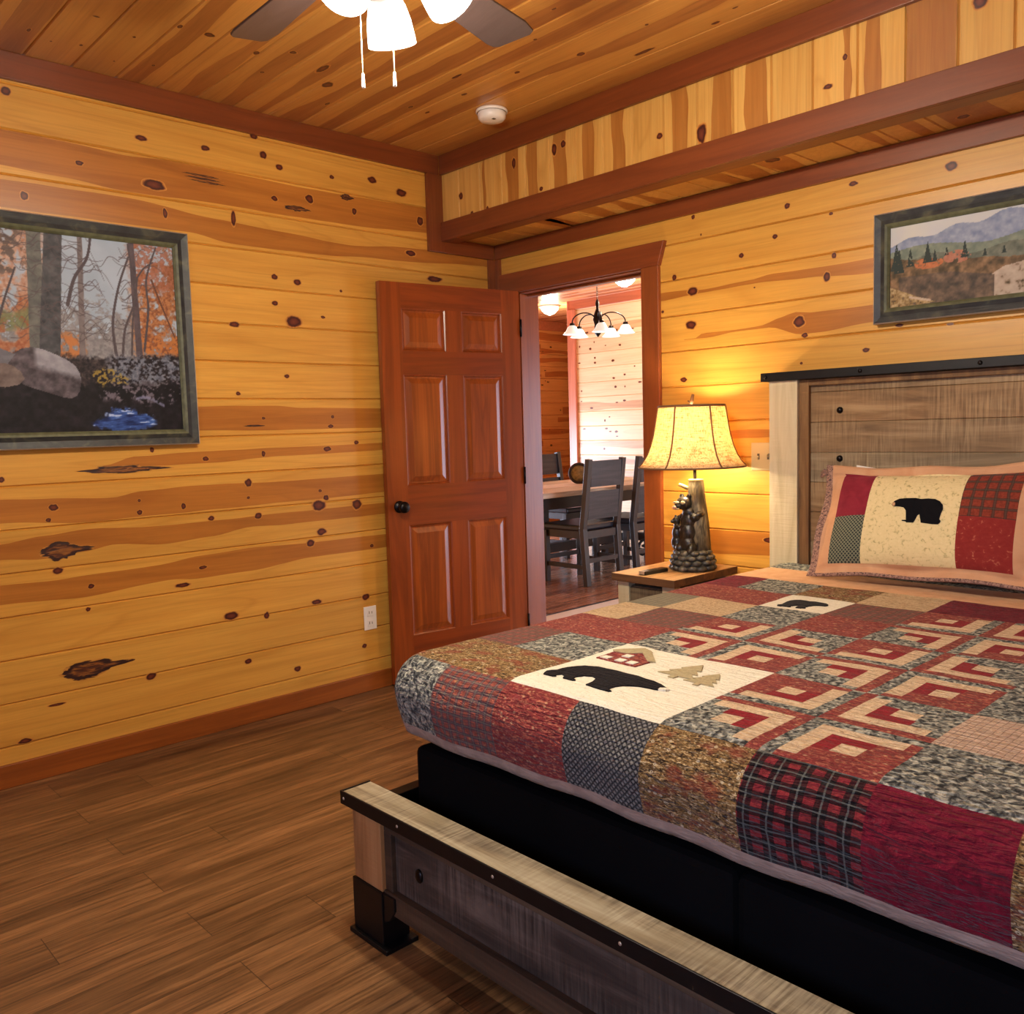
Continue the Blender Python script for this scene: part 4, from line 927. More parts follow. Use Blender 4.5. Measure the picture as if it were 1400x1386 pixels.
def bear_pts(x0, y0, w, h, flip): # unit box mapping
    o = []
    for a, b in BEAR:
        s_ = (a - 160) / 535.0; t_ = (775 - b) / 295.0
        o.append((x0 + w * ((1 - s_) if flip else s_), y0 + h * t_))
    return o
applique('bear_applique', [(2.180, -1.882), (2.174, -1.868), (2.178, -1.856), (2.186, -1.845), (2.186, -1.828), (2.189, -1.812), (2.198, -1.792), (2.210, -1.776), (2.243, -1.763), (2.272, -1.766), (2.303, -1.764), (2.334, -1.767), (2.363, -1.764), (2.388, -1.770), (2.411, -1.770), (2.436, -1.776), (2.455, -1.787), (2.472, -1.796), (2.470, -1.806), (2.449, -1.815), (2.430, -1.820), (2.409, -1.823), (2.392, -1.832), (2.380, -1.842), (2.374, -1.858), (2.372, -1.880), (2.388, -1.888), (2.384, -1.894), (2.345, -1.896), (2.318, -1.893), (2.316, -1.868), (2.306, -1.845), (2.289, -1.838), (2.272, -1.846), (2.262, -1.862), (2.264, -1.876), (2.280, -1.884), (2.276, -1.890), (2.246, -1.890), (2.236, -1.874), (2.222, -1.868), (2.214, -1.880), (2.224, -1.888), (2.216, -1.893), (2.186, -1.892)], M_BEAR, label='large black bear silhouette on the white patch')
applique('bear_applique', bear_pts(2.197, -.882, .125, .118, True), M_BEAR, label='small black bear silhouette on the small white patch')
applique('snout_applique', [(2.452, -1.803), (2.461, -1.795), (2.472, -1.797), (2.470, -1.806), (2.455, -1.813)], QM['W'], z=.0045)
def tree(cx, y0, w, h):
    o = [(cx - w * .08, y0), (cx - w * .08, y0 + h * .14)]
    L = [(-.5, .14), (-.24, .38), (-.40, .38), (-.16, .62), (-.28, .62), (0, 1.0)]
    o += [(cx + w * a, y0 + h * b) for a, b in L] + [(cx - w * a, y0 + h * b) for a, b in L[-2::-1]] + [(cx + w * .08, y0 + h * .14), (cx + w * .08, y0)]
    return o
applique('tree_applique', tree(2.420, -1.722, .098, .128), M_OLV, label='tall tan pine tree shape')
applique('tree_applique', tree(2.492, -1.732, .080, .098), M_OLV, label='short tan pine tree shape')
hs = applique('cabin_applique', [(2.180, -1.700), (2.305, -1.704), (2.305, -1.648), (2.27, -1.60), (2.255, -1.572), (2.22, -1.565), (2.178, -1.61)], QM['R'], label='small log cabin shape with brown roof')
applique('cabin_roof', [(2.168, -1.622), (2.182, -1.605), (2.222, -1.560), (2.252, -1.572), (2.316, -1.640), (2.300, -1.650), (2.245, -1.60), (2.22, -1.625), (2.18, -1.63)], M_OLV, z=.0045, parent=hs)
for wx, wy in ((2.2, -1.685), (2.245, -1.685), (2.28, -1.685), (2.235, -1.645)):
    applique('cabin_window', [(wx - .012, wy - .010), (wx + .012, wy - .010), (wx + .012, wy + .012), (wx - .012, wy + .012)], QM['W'], z=.0048, parent=hs)

# ------------------------------------------------------------------ pillows
def pillow_surface(w, h, t, flange=.05, droop=.0):
    def P(a, b, side):
        # a,b in [-1,1]; soft superelliptic outline with pinched corners
        x = a * w / 2 * (1 - .03 * (1 - b * b) * 1); z = b * h / 2 * (1 - .06 * (1 - a * a))
        ia = min(1, abs(a) / (1 - flange / (w / 2))); ib = min(1, abs(b) / (1 - flange / (h / 2)))
        puff = max(0, (1 - ia ** 2.6)) ** .55 * max(0, (1 - ib ** 2.6)) ** .55
        n = side * (.004 + t / 2 * puff)
        n += .004 * noise.noise(Vector((x * 9, z * 9, side)))
        if ia >= 1 or ib >= 1: n += .010 * math.sin(a * 7 + b * 5) - .004
        return Vector((x, n, z))
    return P
def make_pillow(name, w, h, t, matf, mats, M, flange, NA=56, NB=36):
    P = pillow_surface(w, h, t, flange); mb = MB()
    ga = sorted({round(-1 + 2 * i / NA, 5) for i in range(NA + 1)} | {round(q, 5) for q in PA}); gb = sorted({round(-1 + 2 * i / NB, 5) for i in range(NB + 1)} | {round(q, 5) for q in PB})
    for side in (-1, 1):
        V = [[mb.bm.verts.new(M @ P(a, b, side)) for b in gb] for a in ga]
        for i in range(len(ga) - 1):
            for j in range(len(gb) - 1):
                a = (ga[i] + ga[i + 1]) / 2; b = (gb[j] + gb[j + 1]) / 2
                f = mb.bm.faces.new((V[i][j], V[i + 1][j], V[i + 1][j + 1], V[i][j + 1])); f.smooth = True; f.material_index = matf(a, b, side)
                for l, q in zip(f.loops, ((i, j), (i + 1, j), (i + 1, j + 1), (i, j + 1))): l[mb.uv].uv = (ga[q[0]] * w / 2, gb[q[1]] * h / 2)
        # rim
        if side == -1: R0 = V
        else:
            n, m = len(ga), len(gb)
            loop = [(i, 0) for i in range(n)] + [(n - 1, j) for j in range(1, m)] + [(i, m - 1) for i in range(n - 2, -1, -1)] + [(0, j) for j in range(m - 2, 0, -1)]
            for k in range(len(loop)):
                p, q = loop[k], loop[(k + 1) % len(loop)]
                f = mb.bm.faces.new((R0[p[0]][p[1]], R0[q[0]][q[1]], V[q[0]][q[1]], V[p[0]][p[1]])); f.material_index = matf(1, 1, 1); f.smooth = True
    return mb.build(name, mats), P
PM = [QM['E'], QM['U'], None, None, QM['C'], None, QM['R'], None]
def f_dots(t):
    v = t.node('ShaderNodeTexVoronoi', {'Vector': uvm(t, (1, 1, 1), .785), 'Scale': 105, 'Randomness': 0.0}, feature='DISTANCE_TO_EDGE')
    return t.ramp(v.outputs['Distance'], [(.1, rgba((128, 128, 104))), (.2, rgba((58, 64, 58))), (.4, rgba((34, 40, 38)))])
sm_ = lambda n, f: fabric('sham_' + n, f, .12)
PMATS = [sm_('tan', mottled((.3, (196, 146, 106)), (.7, (210, 164, 124)), sc=10)), sm_('wine', mottled((.3, (122, 34, 46)), (.7, (140, 44, 56)), sc=20)), sm_('check', f_dots),
         sm_('cream', mottled((.30, (176, 158, 108)), (.42, (222, 202, 148)), (.7, (228, 208, 156)), sc=80)), sm_('plaid', f_plaid((132, 58, 42), (58, 50, 44), (84, 80, 66), .034, .3)),
         sm_('rose', mottled((.4, (134, 44, 40)), (.62, (140, 50, 44)), (.72, (184, 112, 84)), sc=60)), sm_('print', mottled((.35, (84, 66, 62)), (.5, (146, 112, 98)), (.65, (176, 140, 120)), sc=150))]
EA = [-.90, -.86, -.80, -.475, .36, .79, .86]; PA = EA; PB = [-.86, -.80, .0, .84]
def sham_mat(a, b, side):
    if side == 1: return 6
    if abs(a) > .93 or b < -.90: return 6 if a < -.93 or b < -.95 else 0
    if b < -.80 or b > .84 or a < -.80 or a > .79: return 0
    if a < -.475: return 1 if b > 0 else 2
    if a < .36: return 3
    return 4 if b > 0 else 5
tilt = math.radians(27)
MP = Matrix.Translation((2.405, -.285, .913)) @ Matrix.Rotation(math.radians(-2.0), 4, 'Y') @ Matrix.Rotation(-tilt, 4, 'X')
sham, PS = make_pillow('pillow_sham', .76, .43, .14, sham_mat, PMATS, MP, .035)
tag(sham, 'patchwork pillow sham with a black bear leaning on the headboard', 'pillow')
def sham_applique(name, pts, mat, e):
    mb = MB(); vs = [mb.bm.verts.new((x, 0, z)) for x, z in pts]; f = mb.bm.faces.new(vs); bmesh.ops.triangulate(mb.bm, faces=[f])
    bmesh.ops.subdivide_edges(mb.bm, edges=[q for q in mb.bm.edges if q.calc_length() > .02], cuts=2)
    ex = bmesh.ops.extrude_face_region(mb.bm, geom=list(mb.bm.faces)); top = {v for v in ex['geom'] if isinstance(v, bmesh.types.BMVert)}
    for v in mb.bm.verts:
        a = v.co.x / .38; b = v.co.z / .215; p = PS(a, b, -1); v.co = MP @ (Vector((v.co.x, p.y - (e if v in top else .0005), v.co.z)))
    return mb.build(name, mat, sham)
bx = [(-.085 + .168 * ((a - 160) / 535.0), -.032 + .092 * ((775 - b) / 295.0)) for a, b in BEAR]
sham_applique('bear_applique', bx, M_BEAR, .003)['label'] = 'black bear silhouette on the cream panel'
sham_applique('snout_applique', [(-.084, .037), (-.080, .043), (-.074, .042), (-.073, .032), (-.079, .029)], PMATS[0], .0045)
mb = MB()
for k in range(9):
    th = k / 9 * 2 * PI; d = Vector((-.9 + .25 * math.cos(th), .3 * math.sin(th), .1 + .5 * math.sin(th))).normalized()
    p = MP @ Vector((-.368, -.01, .185)); mb.tube([p, p + d * .014, p + d * .032 + Vector((0, 0, -.004))], [.003, .004, .0025], 6)
mb.build('corner_tie', PMATS[6], sham)['label'] = 'gathered fabric tie at the top corner'
PA = []; PB = []
MPW = Matrix.Translation((2.40, -.150, .902)) @ Matrix.Rotation(math.radians(5), 4, 'Y') @ Matrix.Rotation(-math.radians(14), 4, 'X')
wp, _ = make_pillow('bed_pillow', .64, .335, .055, lambda a, b, s_: 0, [plain('white_cotton', (232, 226, 216), .8)], MPW, .0)
tag(wp, 'plain white pillow showing behind the patchwork sham', 'pillow')

# ------------------------------------------------------------------ nightstand
M_NTOP = rustic('nightstand_top_wood', (138, 98, 58), (176, 134, 86), (200, 160, 112), 'Y', saw=False, rough=.5)
M_NEDGE = rustic('nightstand_edge_wood', (72, 44, 24), (96, 62, 34), (120, 82, 48), 'X', saw=False)
M_NDRAW = rustic('nightstand_drawer_wood', (62, 50, 36), (100, 84, 62), (132, 116, 90), 'X')
ns = empty('nightstand', (1.365, -.26, 0))
nb = lambda name, mb, m, **k: (mb.build(name, m, ns, **k))
mb = MB(); mb.box((-.162, -.228, .618), (.162, .228, .650)); o = mb.build('tabletop', [M_NTOP, M_NEDGE], ns, bevel=.002)
for p in o.data.polygons:
    if abs(p.normal.z) < .5: p.material_index = 1
for sx in (-1, 1):
    for sy in (-1, 1):
        mb = MB(); cx, cy = sx * .115, sy * .185; mb.box((cx - .029, cy - .022, 0), (cx + .029, cy + .022, .618)); nb('leg', mb, M_CREAM, bevel=.002)
mb = MB(); mb.box((-.085, -.192, .44), (.085, .195, .600)); mb.box((-.14, -.16, .40), (.14, .16, .60)); nb('drawer_case', mb, M_NDRAW, bevel=.002)
mb = MB(); mb.box((-.084, -.202, .45), (.084, -.193, .595)); df = nb('drawer_front', mb, M_NDRAW, bevel=.003)
mb = MB(); mb.ball((0, -.212, .52), (.014, .012, .014)); mb.build('knob', M_DARK, df)
mb = MB(); mb.box((-.144, -.16, .12), (.144, .16, .145)); nb('shelf', mb, M_NEDGE, bevel=.002)
tag(ns, 'small rustic wooden nightstand between the doorway and the bed', 'nightstand')
# remote
rm = empty('remote_control', (1.352, -.398, .6504), math.radians(-6))
mb = MB(); mb.box((-.019, -.065, 0), (.019, .075, .016)); mb.build('body', plain('black_plastic', (18, 18, 20), .3), rm, bevel=.004)
mb = MB(); mb.box((-.015, -.0665, .003), (.015, -.060, .0165)); mb.build('light_tip', M_SILVER, rm)
mb = MB()
for i in range(4):
    for j in range(3): mb.box((-.012 + .009 * j, .02 - .014 * i, .0162), (-.006 + .009 * j, .027 - .014 * i, .0172))
bt = mb.build('keypad', M_SLOT, rm)
tag(rm, 'slim black remote control lying in front of the lamp base', 'remote control')

# ------------------------------------------------------------------ bear lamp
lx, ly, lz = 1.425, -.215, .6505
lamp = empty('table_lamp', (lx, ly, lz)); tag(lamp, 'bear and tree trunk table lamp with a lit burlap bell shade on the nightstand', 'lamp')
t = NT('resin_stone'); n = t.noise(t.coord(), 40, 4); t.set(col=t.ramp(n, [(.3, rgba((36, 36, 34))), (.55, rgba((76, 74, 66))), (.8, rgba((150, 142, 120)))]), rough=.4); M_STONE = t.m
t = NT('resin_bark'); v = t.coord(); n = t.noise(t.mapping(v, (60, 60, 12)), 1.2, 5, .6); t.set(col=t.ramp(n, [(.3, rgba((40, 36, 30))), (.5, rgba((92, 84, 64))), (.7, rgba((150, 138, 104)))]), rough=.6); t.bump(n, .8, .006); M_BARK = t.m
t = NT('resin_bear'); n = t.noise(t.mapping(t.coord(), (1, 1, .5)), 90, 4, .5); t.set(col=t.ramp(n, [(.35, rgba((16, 15, 14))), (.6, rgba((44, 38, 30))), (.8, rgba((96, 84, 62)))]), rough=.35); t.bump(n, .6, .004); M_BFUR = t.m
rng = random.Random(8); mb = MB(); mb.lathe([(0, 0), (.082, 0), (.084, .03), (.070, .085), (0, .09)], seg=24)
for row, (r, z, n) in enumerate(((.084, .013, 13), (.082, .035, 13), (.076, .056, 12), (.066, .075, 11))):
    for k in range(n):
        a = 2 * PI * (k + .5 * (row % 2)) / n + rng.uniform(-.06, .06)
        mb.ball((r * math.cos(a), r * math.sin(a), z + rng.uniform(-.002, .002)), (.018, .023, .0125), sub=2, M=Matrix.Rotation(a, 4, 'Z'))
mb.build('stone_base', M_STONE, lamp)
mb = MB(); mb.tube([(.018, .012, .07), (.018, .012, .2), (.016, .010, .30), (.014, .008, .378)], [.056, .047, .036, .031], 20)
tr = mb.build('tree_trunk', M_BARK, lamp)
mb = MB(); mb.lathe([(0, 0), (.031, 0), (.032, .006), (.0, .007)], (.014, .008, .377), 20); mb.build('cut_top', plain('cut_wood_resin', (226, 196, 140), .5, 0, .1, 0, 60), tr)
mb = MB(); mb.tube([(-.01, -.0, .34), (-.035, -.018, .355), (-.05, -.026, .362)], [.009, .008, .007], 8); mb.build('branch_stub', plain('stub_resin', (206, 186, 130), .5), tr)
def blobs(name, parts, mat, parent, vox=.0035):
    mb = MB()
    for c_, r_ in parts: mb.ball(c_, r_, sub=3)
    o = mb.build(name, mat, parent)
    m = o.modifiers.new('remesh', 'REMESH'); m.mode = 'VOXEL'; m.voxel_size = vox; m.use_smooth_shade = True
    return o
# adult bear hugging the trunk, head turned towards the room
be = blobs('bear_figure', [((-.004, -.026, .112), (.044, .038, .046)), ((-.004, -.026, .160), (.042, .036, .048)), ((-.002, -.022, .208), (.038, .032, .042)), ((.0, -.020, .244), (.032, .028, .028)),
    ((-.016, -.036, .284), (.034, .032, .030)), ((-.030, -.058, .272), (.019, .020, .015)), ((-.036, -.024, .312), (.011, .008, .012)), ((.006, -.032, .314), (.011, .008, .012)),
    ((.032, -.026, .225), (.020, .024, .017)), ((.046, -.012, .238), (.016, .022, .014)), ((-.034, -.016, .225), (.018, .024, .016)), ((.026, -.042, .095), (.022, .026, .024)), ((-.03, -.045, .094), (.022, .026, .020)), ((.030, -.056, .085), (.016, .020, .012))], M_BFUR, lamp)
be['label'] = 'dark bear climbing the tree trunk'
mb = MB(); mb.ball((-.036, -.077, .268), (.011, .008, .009)); mb.build('snout', plain('pink_snout', (206, 150, 120), .5), be)
t_ = plain('resin_cream_muzzle', (176, 160, 120), .5); mb = MB(); mb.ball((-.034, -.066, .288), (.016, .010, .007)); mb.ball((-.004, -.063, .288), (.012, .007, .008)); mb.ball((-.030, -.070, .262), (.014, .009, .005)); mb.build('brow', t_, be)
cu = blobs('cub_figure', [((-.066, -.022, .112), (.024, .022, .034)), ((-.064, -.022, .152), (.022, .021, .032)), ((-.060, -.022, .184), (.018, .018, .020)), ((-.062, -.028, .208), (.018, .018, .017)), ((-.072, -.042, .204), (.009, .010, .008)), ((-.074, -.016, .223), (.007, .005, .007)), ((-.050, -.026, .225), (.007, .005, .007)), ((-.048, -.03, .182), (.016, .014, .011)), ((-.056, -.036, .095), (.016, .018, .014))], M_BFUR, lamp, .003)
cu['label'] = 'small bear cub climbing behind the big bear'
mb = MB(); mb.tube([(.010, .006, .38), (.010, .006, .52)], .007, 12); mb.build('pole', M_DARK, lamp)
# bell shade
SH = [(.222, .436), (.205, .452), (.184, .485), (.168, .525), (.156, .57), (.147, .62), (.140, .665), (.136, .690)]
t = NT('burlap_lampshade'); v = t.coord(); n = t.noise(t.mapping(v, (1, 1, .08)), 260, 3, .3); n2 = t.noise(t.mapping(v, (.15, .15, 1.6)), 170, 3, .3); n3 = t.noise(t.mapping(v, (1, 1, .25)), 60, 3, 1)
f = t.math('ADD', t.math('MULTIPLY', n, .5), t.math('MULTIPLY', n2, .5))
col = t.ramp(f, [(.36, rgba((176, 136, 84))), (.47, rgba((232, 204, 156))), (.62, rgba((248, 230, 194)))])
col = t.mix(t.math('MULTIPLY', t.ramp(n3, [(.58, (0, 0, 0)), (.68, (1, 1, 1))]), .45), col, rgba((150, 104, 60)))
out = t.n['Material Output']; tl = t.node('ShaderNodeBsdfTranslucent', {'Color': col}); ad = t.node('ShaderNodeMixShader', {0: .5}); t.set(col=col, rough=.9)
t.L.new(t.b.outputs[0], ad.inputs[1]); t.L.new(tl.outputs[0], ad.inputs[2]); t.L.new(ad.outputs[0], out.inputs[0]); M_SHADE = t.m
mb = MB(); mb.lathe(SH, seg=48); shd = mb.build('lamp_shade', M_SHADE, lamp); m = shd.modifiers.new('thickness', 'SOLIDIFY'); m.thickness = .0015
shd['label'] = 'burlap bell shade glowing warm'
M_BIND = plain('brown_binding', (120, 84, 52), .7)
mb = MB()
for r, z in ((.222, .436), (.136, .690)):
    pts = [(r * math.cos(k * 2 * PI / 40), r * math.sin(k * 2 * PI / 40), z) for k in range(41)]; mb.tube(pts, .005 if z > .5 else .0035, 8, caps=False)
for k in range(6):
    a = math.radians(-105 + 60 * k + 22); mb.tube([((r + .002) * math.cos(a), (r + .002) * math.sin(a), z) for r, z in SH], .0035, 6)
mb.build('shade_binding', M_BIND, shd)
mb = MB(); mb.tube([(0, 0, .52), (0, 0, .70)], .003, 8)
for k in range(3): a = 2 * PI * k / 3; mb.tube([(0, 0, .685), (.135 * math.cos(a), .135 * math.sin(a), .688)], .002, 6)
mb.build('harp', M_DARK, lamp)
mb = MB(); mb.tube([(0, 0, .69), (.004, -.003, .71), (.012, -.004, .738)], [.009, .008, .006], 10); mb.tube([(.002, 0, .70), (-.016, -.002, .712)], [.005, .003], 8); mb.build('finial', plain('twig_finial', (120, 82, 50), .6), lamp)['label'] = 'twig shaped finial'
mb = MB(); mb.ball((0, 0, .555), (.026, .026, .034)); mb.build('bulb', M_BULB, lamp)
for dz_, en_ in ((.485, 8), (.625, 6.5)):
    L = bpy.data.lights.new('lamp_light', 'POINT'); L.energy = en_; L.color = (1.0, .82, .54); L.shadow_soft_size = .025
    lo = bpy.data.objects.new('lamp_light', L); COL.objects.link(lo); lo.location = (lx, ly, lz + dz_)

# ------------------------------------------------------------------ dining room beyond the doorway
DXL, DYB, DXR = -3.17, 4.03, 2.2
PD = dict(c=(236, 208, 164), st=(220, 180, 130), h=(214, 172, 124), hs=(180, 128, 84))
mb = MB(); fD = lambda a, b, n: (a, DYB - n, b); rng = random.Random(21)
boards(mb, fD, DXL, DXR, 0, H, .16, .148, thick=.12); random_figure(mb, fD, DXL, -1.2, 0, H, .16, .148, rng, prob=.4, kn=3.2, seglen=(.8, 2.0))
struct(mb.build('wall_dining', pine_set('dining', 'X', 'Z', .16, .148, **PD)), 'pale knotty pine back wall of the dining room', 'wall')
mb = MB(); fE = lambda a, b, n: (-4.6 + n, a, b)
boards(mb, fE, .14, 7.2, 0, H, .16, .148, thick=.12); random_figure(mb, fE, 3.5, 6.5, 0, H, .16, .148, rng, prob=.5, kn=2.5)
struct(mb.build('wall_hall', pine_set('hall', 'Y', 'Z', .16, .148, c=(222, 150, 84), st=(200, 120, 60), h=(188, 104, 50), hs=(150, 76, 34))), 'orange pine wall far beyond the dining room', 'wall')
mb = MB(); fG = lambda a, b, n: (a, b, H - n)
boards(mb, fG, -4.6, DXR, .14, 7.2, .16, .0, thick=.1); random_figure(mb, fG, -4.6, 0, 1.5, 5.5, .16, 0, rng, prob=.5)
struct(mb.build('ceiling', pine_set('dceil', 'X', 'Y', .16, 0, c=(222, 150, 96), st=(200, 120, 66), h=(188, 108, 60), hs=(150, 80, 44))), 'pine board ceiling of the dining room', 'ceiling')
trim(13, [((DXL, DYB - .03, 0), (DXL + .09, DYB, 2.56)), ((DXL - .02, DYB - .03, 0), (DXL, DYB + .15, 2.66))], wood('pink_trim', (204, 124, 92), (176, 96, 66), 'Z', streak_amt=.3), 'upright corner board at the end of the dining room wall')
trim(14, [((DXL, DYB - .02, 2.56), (DXR, DYB, H)), ((-4.6, .14, 2.54), (-4.58, 7.2, H))], wood('dining_crown', (196, 112, 76), (160, 82, 50), 'X', streak_amt=.3), 'crown boards around the dining room ceiling')
mb = MB(); mb.box((-4.6, .14, -.05), (-.53, 7.2, 0)); struct(mb.build('floor', floor_mat('dining_floor', [(84, 54, 40), (120, 82, 62), (146, 104, 80), (170, 128, 100)], gloss=.16)), 'shiny wood plank floor of the dining room', 'floor')
mb = MB(); mb.box((-.515, .07, -.05), (DXR, 7.2, 0)); mb2 = mb; struct(mb.build('floor', plain('white_tile', (236, 232, 222), .25, 0, .03)), 'white floor just beyond the bedroom doorway', 'floor')
trim(15, [((-.53, .14, -.05), (-.515, 7.2, .004))], M_BLACK, 'dark strip between the dining wood floor and the white floor')
mb = MB(); boards(mb, lambda a, b, n: (DXR - n, a, b), .14, 1.9, 0, H, .16, .148, thick=.1); boards(mb, lambda a, b, n: (DXR - n, a, b), 3.9, 7.2, 0, H, .16, .148, thick=.1)
boards(mb, lambda a, b, n: (DXR - n, a, b), 1.9, 3.9, 0, .1, .16, .148, thick=.1); boards(mb, lambda a, b, n: (DXR - n, a, b), 1.9, 3.9, 1.8, H, .16, .148, thick=.1)  # opening is guessed, added to admit the right-hand dining daylight
struct(mb.build('wall_kitchen', pine_set('kitchen', 'Y', 'Z', .16, .148)), 'pine wall with a wide unseen opening added to let daylight in', 'wall')
mb = MB(); mb.box((-4.7, 7.2, 0), (2.3, 7.3, H)); struct(mb.build('wall_far', pine_set('far', 'X', 'Z', .16, .148)[0]), 'pine end wall far behind the dining room', 'wall')
mb = MB(); mb.box((-4.6, .05, 0), (.0, .14, H)); struct(mb.build('wall_partition', pine_set('part', 'X', 'Z', .16, .148)[0]), 'pine wall of the dining room on the bedroom side', 'wall')

# dining table: long, along y
M_TTOP = rustic('table_top_wood', (140, 116, 92), (182, 160, 132), (212, 194, 168), 'Y', saw=False, rough=.35)
M_DW = wood('dark_chair_wood', (46, 36, 34), (28, 22, 22), 'Z', streak_amt=.4, rough=.4)
M_LEATH = plain('dark_leather', (30, 30, 38), .3, 0, .1)
M_PANEL = rustic('chair_back_panel', (34, 30, 30), (50, 44, 44), (66, 60, 58), 'Y', saw=False, rough=.5)
tb = empty('dining_table', (-1.82, 2.6, 0)); tag(tb, 'long dining table with pale wood top and iron scroll base', 'dining table')
mb = MB(); mb.box((-.53, -1.05, .70), (.53, 1.05, .745)); mb.build('tabletop', M_TTOP, tb, bevel=.004)
mb = MB(); mb.box((-.47, -.98, .60), (.47, .98, .70)); mb.build('apron', M_DW, tb, bevel=.003)
for sx in (-1, 1):
    for sy in (-1, 1):
        mb = MB(); mb.box((sx * .27 - .05, sy * .74 - .05, 0), (sx * .27 + .05, sy * .74 + .05, .60)); mb.build('leg', M_DW, tb, bevel=.004)
        mb = MB(); pts = []
        for k in range(26):
            th = k / 25 * 2.6 * PI; r = .095 * (1 - k / 34); pts.append((sx * .27, sy * .74 - .12 + r * math.cos(th) , .10 + r * math.sin(th)))
        mb.tube(pts, .013, 8); mb.build('iron_scroll', M_BLACK, tb)
mb = MB(); mb.box((-.04, -.74, .16), (.04, .74, .24)); mb.box((-.27, -.78, .16), (.27, -.70, .24)); mb.box((-.27, .70, .16), (.27, .78, .24)); mb.build('stretcher', M_DW, tb, bevel=.004)
rn = MB(); rn.box((-1.98, 1.9, .7452), (-1.62, 3.2, .748)); tag(rn.build('table_runner', plain('runner_cloth', (196, 180, 160), .9)), 'pale cloth runner along the middle of the dining table', 'table runner')
dc = empty('wreath_ornament', (-1.80, 2.62, .748), math.radians(42))
mb = MB(); mb.tube([(.085 * math.cos(k * 2 * PI / 28), .0, .095 + .085 * math.sin(k * 2 * PI / 28)) for k in range(29)], .014, 10, caps=False); mb.build('ring', plain('twig_ring', (44, 34, 30), .7, 0, .4), dc)
mb = MB(); mb.lathe([(0, -.008), (.072, -.008), (.072, .008), (0, .008)], (0, 0, .095), 28, M=Matrix.Rotation(PI / 2, 4, 'X')); mb.build('disc', plain('wood_slice', (136, 122, 84), .6, 0, .5, 0, 40), dc)
tag(dc, 'round twig ringed ornament standing on the dining table', 'ornament')

def make_chair():
    r = empty('dining_chair')   # faces -x (towards the table); back posts at x=+.22
    for sy in (-1, 1):
        mb = MB(); y = sy * .205
        mb.beam((.235, y, 0), (.20, y, .46), .045, .05, up=(0, 1, 0)); mb.beam((.20, y, .455), (.275, y, 1.01), .045, .045, up=(0, 1, 0)); mb.build('leg', M_DW, r, bevel=.003)
        mb = MB(); mb.box((-.235, y - .022, 0), (-.19, y + .022, .43)); mb.build('leg', M_DW, r, bevel=.003)
    mb = MB(); mb.box((-.23, -.205, .375), (.21, -.18, .435)); mb.box((-.23, .18, .375), (.21, .205, .435)); mb.box((-.23, -.2, .375), (-.205, .2, .435)); mb.box((.19, -.2, .375), (.215, .2, .435)); mb.build('seat_frame', M_DW, r)
    mb = MB(); mb.box((-.245, -.225, .437), (.185, .225, .485)); mb.build('seat_cushion', M_LEATH, r, bevel=.014)
    mb = MB(); mb.beam((.259, 0, .79), (.277, 0, .995), .36, .02, up=(1, 0, 0)); mb.build('top_panel', M_PANEL, r)
    mb = MB(); mb.beam((.222, 0, .53), (.247, 0, .755), .36, .02, up=(1, 0, 0)); mb.build('lower_panel', M_PANEL, r)
    mb = MB(); mb.beam((.224, -.2, .20), (.224, .2, .20), .022, .035); mb.beam((-.21, -.2, .20), (-.21, .2, .20), .022, .035)
    for sy in (-1, 1): mb.beam((-.21, sy * .205, .15), (.225, sy * .205, .15), .022, .035)
    mb.build('stretcher', M_DW, r)
    return r
ch0 = make_chair()
for i, (x, y, a, lab) in enumerate(((-1.25, 2.035, 0, 'dark dining chair nearest the doorway, back to the camera'), (-1.25, 2.66, 0, 'dark dining chair at the right edge of the doorway view'), (-2.40, 3.05, PI, 'dark dining chair on the far left side of the dining table'))):
    c = ch0 if i == 0 else copy_tree(ch0); c.location = (x, y, 0); c.rotation_euler = (0, 0, a); tag(c, lab, 'chair', 'chairs around the dining table')

# chandelier
cx, cy = -1.87, 3.0
cd = empty('chandelier', (cx, cy, H)); tag(cd, 'five arm chandelier with frosted bell shades over the dining table', 'chandelier')
t = NT('frosted_shade'); t.set(col=rgba((226, 234, 226)), rough=.4, ecol=(.9, 1, .94, 1), estr=.35); M_FSH = t.m
mb = MB(); mb.lathe([(0, 0), (.06, 0), (.05, -.03), (0, -.035)], seg=24); mb.build('canopy', M_BRONZE, cd)
mb = MB()
for i in range(11):
    z0 = -.035 - i * .018; pts = [((.008 * math.cos(k * PI / 4), 0, z0 - .011 + .013 * math.sin(k * PI / 4)) if i % 2 else (0, .008 * math.cos(k * PI / 4), z0 - .011 + .013 * math.sin(k * PI / 4))) for k in range(9)]
    mb.tube(pts, .0025, 6, caps=False)
mb.build('chain', M_BRONZE, cd)
mb = MB(); mb.lathe([(0, -.22), (.012, -.225), (.02, -.26), (.012, -.30), (.03, -.34), (.045, -.40), (.03, -.45), (.035, -.50), (.03, -.53), (.008, -.56), (0, -.565)], seg=20); mb.build('stem', M_DARK, cd)
